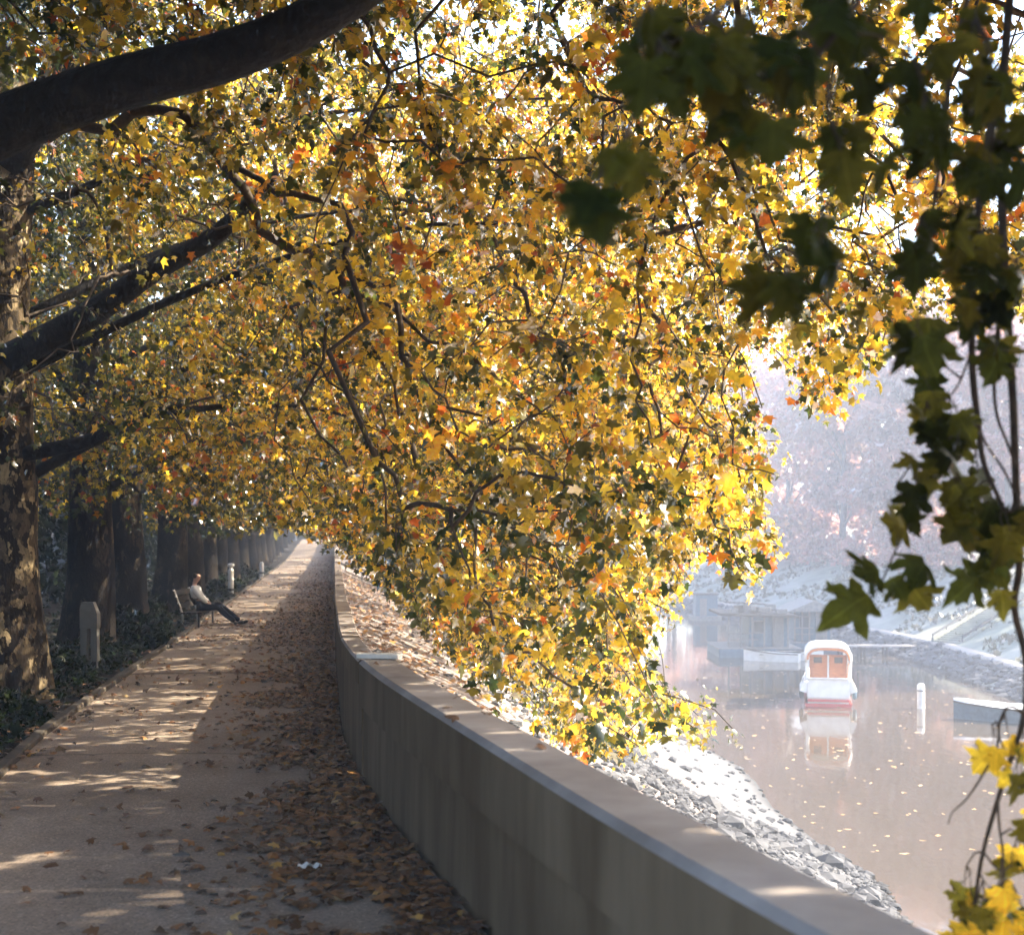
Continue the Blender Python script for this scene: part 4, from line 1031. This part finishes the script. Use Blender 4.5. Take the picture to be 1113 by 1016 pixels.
# barrier at the far end
Yb = 158.; g = float(G(Yb)); xa = float(at(320, 0, Yb)[0]); xb = float(at(346, 0, Yb)[0])
bar = thing('barrier', 'white pole barrier across the far end of the path', 'barrier', ((xa + xb) / 2, Yb, g))
MB().box(((xa + xb) / 2, Yb, g + .88), (xb - xa, .12, .22), bev=.02).build('rail', M_WHITE, bar)
for x in (xa + .1, xb - .1): MB().box((x, Yb + .15, g + .5), (.2, .16, 1.1), bev=.02).build('post', M_WHITE, bar)
Yg = 132.; xg = float(W(Yg)) + .15; gg = float(G(Yg))
gp = thing('gate_pillar', 'white pillar on top of the parapet at its far end', 'pillar', (xg, Yg, gg + H1))
MB().box((xg, Yg, gg + H1 + .55), (.5, .5, 1.1), bev=.02).build('shaft', M_WHITE, gp)
MB().box((xg, Yg, gg + H1 + 1.17), (.64, .64, .12), bev=.02).build('cap', M_COPING, gp)


# stairs down the slopes
def stairs(name, p0, p1, width, nst, label, matS, matR, rail=0., kerb=True):
    p0 = np.array(p0, float); p1 = np.array(p1, float)
    t = thing(name, label, 'stairs', tuple(p0))
    h = p1 - p0; hl = math.hypot(h[0], h[1]); dx, dy = h[0] / hl, h[1] / hl; nx, ny = -dy, dx; rz = math.atan2(dy, dx)
    mb = MB()
    for i in range(nst):
        c = p0 + h * (i + .5) / nst; mb.box((c[0], c[1], c[2] - .1), (hl / nst * .98, width, .34), rz=rz)
    mb.build('steps', matS, t)
    for s in (-1, 1):
        o = np.array([nx, ny, 0]) * s * (width / 2 + .12)
        q = [p0 + o + np.array([0, 0, .16]), p1 + o + np.array([0, 0, .16])]
        V = []
        for p in q:
            for a, b in ((-.1, -.3), (-.1, .1), (.1, .1), (.1, -.3)): V.append((p[0] + nx * a, p[1] + ny * a, p[2] + b))
        obj('kerb', V, [(0, 1, 5, 4), (1, 2, 6, 5), (2, 3, 7, 6), (3, 0, 4, 7), (0, 3, 2, 1), (4, 5, 6, 7)], matS, t)
        if rail:
            m = MB(); m.tube([q[0] + np.array([0, 0, rail]), q[1] + np.array([0, 0, rail])], .07, 6)
            k = 7
            for i in range(k):
                p = q[0] + (q[1] - q[0]) * i / (k - 1); m.tube([p, p + np.array([0, 0, rail])], .04, 5)
            m.build('handrail', matR, t)


Yq = 80.; xq = float(W(Yq))
stairs('embankment_stairs', (xq + .5, Yq, -.35), (xq + 8., Yq - .4, -3.55), 1.5, 20, 'pale stone stairs going down the near embankment beyond the parapet', M_COPING, M_DARKMETAL, .55)
stairs('embankment_stairs', (float(FARF(85.5)) + 2.4, 85.5, -4.75), (float(FARF(90)) + 9.6, 91., -1.95), 1.9, 26, 'long stairs with two dark rails climbing the far bank at right', M_FARBANK, M_DARKMETAL, .3)

# ================================================================== ON THE RIVER
def loft(mb, rings, close_ends=True):
    n = len(rings[0]); V = [p for r in rings for p in r]
    Fc = [(i * n + j, i * n + j + 1, (i + 1) * n + j + 1, (i + 1) * n + j) for i in range(len(rings) - 1) for j in range(n - 1)]
    if close_ends: Fc += [tuple(range(n - 1, -1, -1)), tuple((len(rings) - 1) * n + k for k in range(n))]
    return mb.add(V, Fc)


def fix(o):
    bm = bmesh.new(); bm.from_mesh(o.data); bmesh.ops.recalc_face_normals(bm, faces=bm.faces); bm.to_mesh(o.data); bm.free(); return o


# cabin cruiser seen from astern
c = at(900, 766, 62.4); bxm, bym = float(c[0]), 62.4
boat = thing('cabin_boat', 'white cabin boat with rounded roof and red waterline, moored stern towards us', 'boat', (bxm, bym, WATER))
def hull_ring(t, z0, z1, grow=0.):
    w = 1.02 * (1 - max(0, (t - .45) / .55) ** 2.2) + .02 + grow; y = bym + 6.2 * t
    rise = .35 * t * t; ww = w * .86
    return [(bxm - w, y, WATER + z1 + rise), (bxm - ww, y, WATER + z0), (bxm, y, WATER + z0 - .12), (bxm + ww, y, WATER + z0), (bxm + w, y, WATER + z1 + rise)]
m = MB(); loft(m, [hull_ring(t, .12, 1.12) for t in np.linspace(0, 1, 12)]); fix(m.build('hull', M_WHITE_GLOSS, boat))
m = MB(); loft(m, [[(x, y, z) for x, y, z in hull_ring(t, -.3, .16, .015)] for t in np.linspace(-.004, 1, 12)])
fix(m.build('boot_stripe', M_RED, boat))
m = MB()  # rubbing strake standing proud
for s in (-1, 1): m.tube([(bxm + s * (abs(hull_ring(t, 0, 1)[0][0] - bxm) + .05), bym + 6.2 * t, WATER + .86 + .35 * t * t) for t in np.linspace(0, .95, 10)], .07, 6)
m.build('rubbing_strake', M_WHITE_GLOSS, boat)
for s in (-1, 1):  # stern quarters flaring out
    MB().add([(bxm + s * 1.0, bym - .05, WATER + 1.25), (bxm + s * 1.27, bym - .05, WATER + .72), (bxm + s * .98, bym - .05, WATER + .62), (bxm + s * 1.0, bym + 2.4, WATER + 1.25), (bxm + s * 1.27, bym + 2.4, WATER + .75), (bxm + s * .98, bym + 2.4, WATER + .62)],
             [(0, 1, 2), (5, 4, 3), (0, 3, 4, 1), (1, 4, 5, 2), (2, 5, 3, 0)]).build('side_deck', M_WHITE_GLOSS, boat)
MB().box((bxm, bym - .02, WATER + .86), (1.86, .06, .9), bev=.02).build('transom', M_WHITE_GLOSS, boat)
MB().box((bxm, bym - .06, WATER + .30), (1.84, .04, .12)).build('transom_stripe', M_RED, boat)
MB().box((bxm, bym - .07, WATER + 1.3), (1.7, .1, .06), bev=.01).build('stern_rail', M_WHITE_GLOSS, boat)
# cabin: sides, bulkhead with two wooden doors, windows, rounded roof
for s in (-1, 1):
    sd = MB().box((bxm + s * .9, bym + 2.1, WATER + 1.75), (.07, 3.4, 1.15), bev=.015).build('cabin_side', M_WHITE_GLOSS, boat)
    MB().box((bxm + s * .94, bym + 1.8, WATER + 1.85), (.02, 1.9, .5)).build('side_window', M_GLASS, sd)
bk = MB().box((bxm, bym + .75, WATER + 1.75), (1.66, .06, 1.1)).build('bulkhead', M_WOOD, boat)
for s in (-1, 1):
    MB().box((bxm + s * .40, bym + .70, WATER + 1.75), (.66, .03, .95), bev=.008).build('cabin_door', M_WOOD, bk)
    MB().box((bxm + s * .46, bym + .675, WATER + 2.06), (.36, .02, .26)).build('door_window', M_GLASS, bk)
MB().box((bxm, bym + .66, WATER + 1.75), (.07, .04, 1.05)).build('centre_post', M_WHITE_GLOSS, bk)
m = MB(); rings = []
for y in (bym + .1, bym + .22, bym + 2, bym + 3.4, bym + 4.1):
    f = {0: .93, 4: .8}.get([bym + .1, bym + .22, bym + 2, bym + 3.4, bym + 4.1].index(y), 1.)
    rings.append([(bxm - 1.05 * f, y, WATER + 2.0)] + [(bxm - 1.05 * f * math.copysign(abs(math.cos(a)) ** .55, math.cos(a)), y, WATER + 2.18 + .58 * f * math.sin(a) ** .8) for a in np.linspace(0.02, math.pi - .02, 13)] + [(bxm + 1.05 * f, y, WATER + 2.0)])
loft(m, rings, False)
ro = m.build('roof', M_WHITE_GLOSS, boat, True)
sol = ro.modifiers.new('Solid', 'SOLIDIFY'); sol.thickness = .06
for s in (-1, 1): MB().tube([(bxm + s * .96, bym + .2, WATER + 1.15), (bxm + s * .98, bym + .2, WATER + 2.1)], .05, 8).build('roof_post', M_WHITE_GLOSS, boat)

for s in (-1, 1):
    f = MB().lathe((bxm + s * 1.2, bym + 1.2, WATER + .22), [(.02, 0), (.10, .06), (.10, .44), (.02, .5)], 10).build('fender', M_BLUEPAINT, boat, True)
    MB().tube([(bxm + s * 1.2, bym + 1.2, WATER + .72), (bxm + s * 1.1, bym + 1.2, WATER + 1.2)], .015, 4).build('rope', M_TWIG, f)
m = MB(); m.tube([(bxm + .8, bym - .02, WATER + 1.2), (bxm + .86, bym - .25, WATER + 2.0)], .02, 5); m.build('flag_staff', M_WOOD, boat)
m = MB(); m.tube([(bxm - .93 * math.copysign(abs(math.cos(a)) ** .55, math.cos(a)), bym + .12, WATER + 2.1 + .5 * math.sin(a) ** .8) for a in np.linspace(.02, math.pi - .02, 13)], .06, 6); m.build('roof_trim', M_WOOD, boat)
m = MB()
for s in (-1, 1): m.tube([(bxm + s * .97, bym + .3, WATER + 1.95), (bxm + s * 1.0, bym + 2.2, WATER + 2.02), (bxm + s * .9, bym + 3.9, WATER + 1.98)], .035, 6)
m.build('grab_rail', M_WOOD, boat)
boat.rotation_euler.z = -.2
# mooring post
c = at(1000.5, 770, 61.9)
mp_ = thing('mooring_post', 'white mooring post standing alone in the water right of the cabin boat', 'post', (float(c[0]), 61.9, WATER))
MB().lathe((float(c[0]), 61.9, WATER), [(.17, -1.5), (.17, .95), (.16, 1.05), (.09, 1.12)], 14).build('shaft', M_WHITE, mp_)
MB().lathe((float(c[0]), 61.9, WATER), [(.182, .78), (.182, .84)], 14).build('ring', M_GREYPAINT, mp_)


def small_boat(name, x, y, length, beam, rz, label, mat, cover=None, free=.5, seats=True):
    t = thing(name, label, 'boat', (x, y, WATER)); c, s = math.cos(rz), math.sin(rz)
    def tr(px_, py_, pz_): return (x + px_ * c - py_ * s, y + px_ * s + py_ * c, WATER + pz_)
    rings = []; top = []
    for u in np.linspace(0, 1, 13):
        w = beam / 2 * (math.sin(min(1, u * 1.35 + .0) * math.pi / 2) ** .8 if u < .75 else 1) * (1 if u < .75 else 1 - .12 * (u - .75) * 4) + .01
        X_ = -length / 2 + length * u; zt = free + .14 * (1 - u) ** 2 * 1.5
        rings.append([tr(X_, -w, zt), tr(X_, -w * .75, -.05), tr(X_, 0, -.16), tr(X_, w * .75, -.05), tr(X_, w, zt)]); top.append((X_, w, zt))
    m = MB(); loft(m, rings); fix(m.build('hull', mat, t))
    m = MB()
    for sg in (-1, 1): m.tube([tr(a, sg * b, z) for a, b, z in top], .035, 6)
    m.build('gunwale', M_DARKWOOD, t)
    if cover:
        m = MB(); R_ = []
        for a, b, z in top: R_.append([tr(a, b * q, z + .04 + .12 * (1 - q * q) + .02 * math.sin(a * 5 + q * 3)) for q in np.linspace(-1.02, 1.02, 9)])
        loft(m, R_, False); m.build('cover', cover, t, True)
    elif seats:
        m = MB()
        for a in (-.15, .22): p = tr(length * a, 0, free - .08); m.box(p, (.25, beam * .86, .04), rz=rz)
        m.build('thwarts', M_GREYWOOD, t)
    return t


c = at(1049, 780, 57.5)
small_boat('rowing_boat', float(c[0]) + 2.35, 57.6, 5.4, 1.9, -.42, 'dark rowing boat under a pale cover at the right edge', M_BLUEPAINT, M_TARP, .52)
c = at(832, 716, 86); small_boat('dinghy', float(c[0]), 84.2, 3.4, 1.3, -.35, 'small white open dinghy tied in front of the houseboat', M_WHITE_GLOSS)
c = at(864, 714, 86); small_boat('dinghy', float(c[0]), 84.9, 3., 1.2, 2.7, 'small white dinghy nearest the cabin boat, with blue seats side', M_WHITE)


def houseboat(name, x0, x1, y, depth, wall_h, label, matW, open_left, roofm, gable=False):
    w = x1 - x0; xc = (x0 + x1) / 2; t = thing(name, label, 'houseboat', (xc, y, WATER))
    MB().box((xc, y + depth / 2, WATER + .15), (w + 1.2, depth + 1.2, .75), bev=.06).build('pontoon', M_BLUEPAINT, t)
    dk = MB()
    for k in range(int((depth + 1.2) / .3)): dk.box((xc, y - .6 + .15 + k * .3, WATER + .55), (w + 1.3, .28, .05))
    dk.build('deck', M_GREYWOOD, t)
    zb = WATER + .58; xw = x0 + w * open_left
    wl = MB().box(((xw + x1) / 2, y + depth / 2 + .3, zb + wall_h / 2), (x1 - xw, depth - .8, wall_h)).build('wall', matW, t)
    k = max(2, int((x1 - xw) / 1.15))
    for i in range(k):
        xx = xw + (x1 - xw) * (i + .5) / k
        if i == k // 2: d_ = MB().box((xx, y + .68, zb + .95), (.72, .06, 1.9), bev=.01).build('door', M_GREYPAINT, wl)
        else:
            MB().box((xx, y + .68, zb + 1.25), (.66, .06, .8), bev=.01).build('window_frame', M_GREYPAINT, wl)
            MB().box((xx, y + .645, zb + 1.25), (.54, .03, .68)).build('window', M_GLASS, wl)
    for i, xx in enumerate(np.linspace(x0 + .1, x1 - .1, 6)):
        MB().box((xx, y + .08, zb + wall_h / 2), (.1, .1, wall_h)).build('veranda_post', M_GREYPAINT, t)
    m = MB(); m.tube([(x0 + .1, y + .02, zb + .9), (x0 + w * .5, y + .02, zb + .9)], .04, 6); m.tube([(x0 + .1, y + .02, zb + .5), (x0 + w * .5, y + .02, zb + .5)], .03, 6); m.build('railing', M_GREYPAINT, t)
    zr = zb + wall_h
    if gable:
        MB().add([(x0 - .5, y - .5, zr + .02), (x1 + .5, y - .5, zr + .02), (xc, y - .5, zr + .75), (x0 - .5, y + depth + .4, zr + .02), (x1 + .5, y + depth + .4, zr + .02), (xc, y + depth + .4, zr + .75)],
                 [(0, 1, 2), (5, 4, 3), (0, 2, 5, 3), (1, 4, 5, 2), (0, 3, 4, 1)]).build('roof', roofm, t)
    else:
        MB().box((xc, y + depth / 2, zr + .09), (w + 1., depth + 1., .16), bev=.02, tilt=.03).build('roof', roofm, t)
    return t


c0 = at(790, 700, 87); c1 = at(858, 700, 87)
hb = houseboat('houseboat', float(c0[0]), float(c1[0]), 87., 4.2, 1.95, 'long low houseboat with white veranda posts and pale roof clutter', M_BLUEPAINT, .38, M_DARKWOOD)
m = MB()
for i in range(7): m.box((float(c0[0]) + .5 + i * .5, 87.6 + (i % 2), WATER + 2.85 + .1 * (i % 3)), (.42, .7, .3 + .12 * (i % 2)), rz=.3 * i, bev=.04)
m.build('roof_load', M_GREYPAINT, hb)
MB().box((float(c0[0]) + 1.3, 88.2, WATER + 3.32), (2.6, 1.2, .06), tilt=.05).build('roof_awning', M_DARKWOOD, hb)
c2 = at(862, 700, 91.5); c3 = at(905, 700, 91.5)
houseboat('houseboat', float(c2[0]), float(c3[0]), 91.5, 3.6, 2.0, 'blue-grey houseboat with a shallow gabled roof behind the cabin boat', M_BLUEPAINT, .1, M_GREYWOOD, True)
# small floating hut farther upstream
c = at(766, 672, 122); hx = float(c[0])
hut = thing('floating_hut', 'small blue-grey box-shaped floating hut, alone upstream of the houseboats', 'hut', (hx, 122, WATER))
MB().box((hx, 122, WATER + .12), (2.6, 2.6, .6), bev=.04).build('raft', M_GREYWOOD, hut)
hw = MB().box((hx, 122, WATER + 1.35), (1.9, 2., 1.86), bev=.02).build('wall', M_BLUEPAINT, hut)
MB().box((hx, 122, WATER + 2.33), (2.1, 2.2, .1), bev=.02).build('roof', M_DARKWOOD, hut)
MB().box((hx - .3, 120.98, WATER + 1.2), (.6, .04, 1.5)).build('door', M_GREYPAINT, hw)
# jetty to the far bank with a thin mast
ja = at(906, 704, 88); jb = at(968, 706, 88)
je = thing('jetty', 'narrow plank jetty from the houseboats to the far bank', 'jetty', (float(ja[0]), 88, WATER))
m = MB()
nb = 14
for i in range(nb):
    f = (i + .5) / nb; m.box((ja[0] + (float(FARF(88)) + 1.2 - ja[0]) * f, 88, WATER + .62), ((float(FARF(88)) + 1.2 - ja[0]) / nb * .93, 1.1, .07))
m.build('planks', M_COPING, je)
for f in (.1, .45, .8):
    for s in (-.45, .45): xx = ja[0] + (float(FARF(88)) - ja[0]) * f; MB().tube([(xx, 88 + s, WATER - 1.2), (xx, 88 + s, WATER + .56)], .08, 6).build('pile', M_DARKWOOD, je)
c = at(932, 704, 89.5)
ma = thing('mast', 'thin dark mast rising beside the jetty', 'mast', (float(c[0]), 89.5, WATER))
MB().tube([(float(c[0]), 89.5, WATER - 1.), (float(c[0]), 89.5, WATER + 2.9)], [.07, .045], 6).build('pole', M_DARKMETAL, ma)
MB().tube([(float(c[0]) - .5, 89.5, WATER + 2.4), (float(c[0]) + .5, 89.5, WATER + 2.4)], .03, 5).build('crosstree', M_DARKMETAL, ma)

# ================================================================== AIR
m, nt, out = new_mat('river_haze')
pv_ = N(nt, 'ShaderNodeVolumePrincipled', Density=.0023, Anisotropy=0.); pv_.inputs['Color'].default_value = (.76, .84, 1., 1)
nt.links.new(pv_.outputs[0], out.inputs['Volume'])
hz = MB().box((0, 180, 13.6), (798, 480, 47)).build('haze', m); tag(hz, kind='stuff', label='thin blue river haze')

# ================================================================== LIGHT, CAMERA
AZ, EL = math.radians(78), math.radians(33)
S_ = Vector((math.sin(AZ) * math.cos(EL), math.cos(AZ) * math.cos(EL), math.sin(EL)))
sun = bpy.data.lights.new('sun', 'SUN'); sun.energy = 4.2; sun.angle = math.radians(.5); sun.color = (1., .87, .68)
so = bpy.data.objects.new('sun', sun); so.rotation_euler = (-S_).to_track_quat('-Z', 'Y').to_euler(); so.location = (40, 60, 60); link(so)
w = bpy.data.worlds.new('World'); scene.world = w; w.use_nodes = True; nt = w.node_tree
sky = nt.nodes.new('ShaderNodeTexSky'); sky.sky_type = 'NISHITA'; sky.sun_disc = False; sky.sun_elevation = EL; sky.sun_rotation = AZ
sky.dust_density = 2.; sky.air_density = 1.
bg = nt.nodes['Background']; bg.inputs['Strength'].default_value = .145; nt.links.new(sky.outputs[0], bg.inputs['Color'])

cam = bpy.data.cameras.new('camera'); co = bpy.data.objects.new('camera', cam); link(co)
co.location = (0, 0, CAMZ); co.rotation_euler = (math.pi / 2, 0, 0)
cam.sensor_fit = 'HORIZONTAL'; cam.sensor_width = 36; cam.lens = 36 * F / 1113; cam.shift_y = (HZ - 508) / 1113; cam.clip_end = 2000; cam.clip_start = .05
cam.dof.use_dof = True; cam.dof.focus_distance = 17.; cam.dof.aperture_fstop = 2.2
scene.camera = co
scene.view_settings.view_transform = 'Standard'; scene.view_settings.look = 'None'; scene.view_settings.exposure = 2.93; scene.view_settings.gamma = 1
cy = scene.cycles
cy.use_denoising = True
cy.max_bounces = 8; cy.diffuse_bounces = 6; cy.glossy_bounces = 3; cy.transmission_bounces = 8; cy.volume_bounces = 0; cy.caustics_reflective = False; cy.caustics_refractive = False
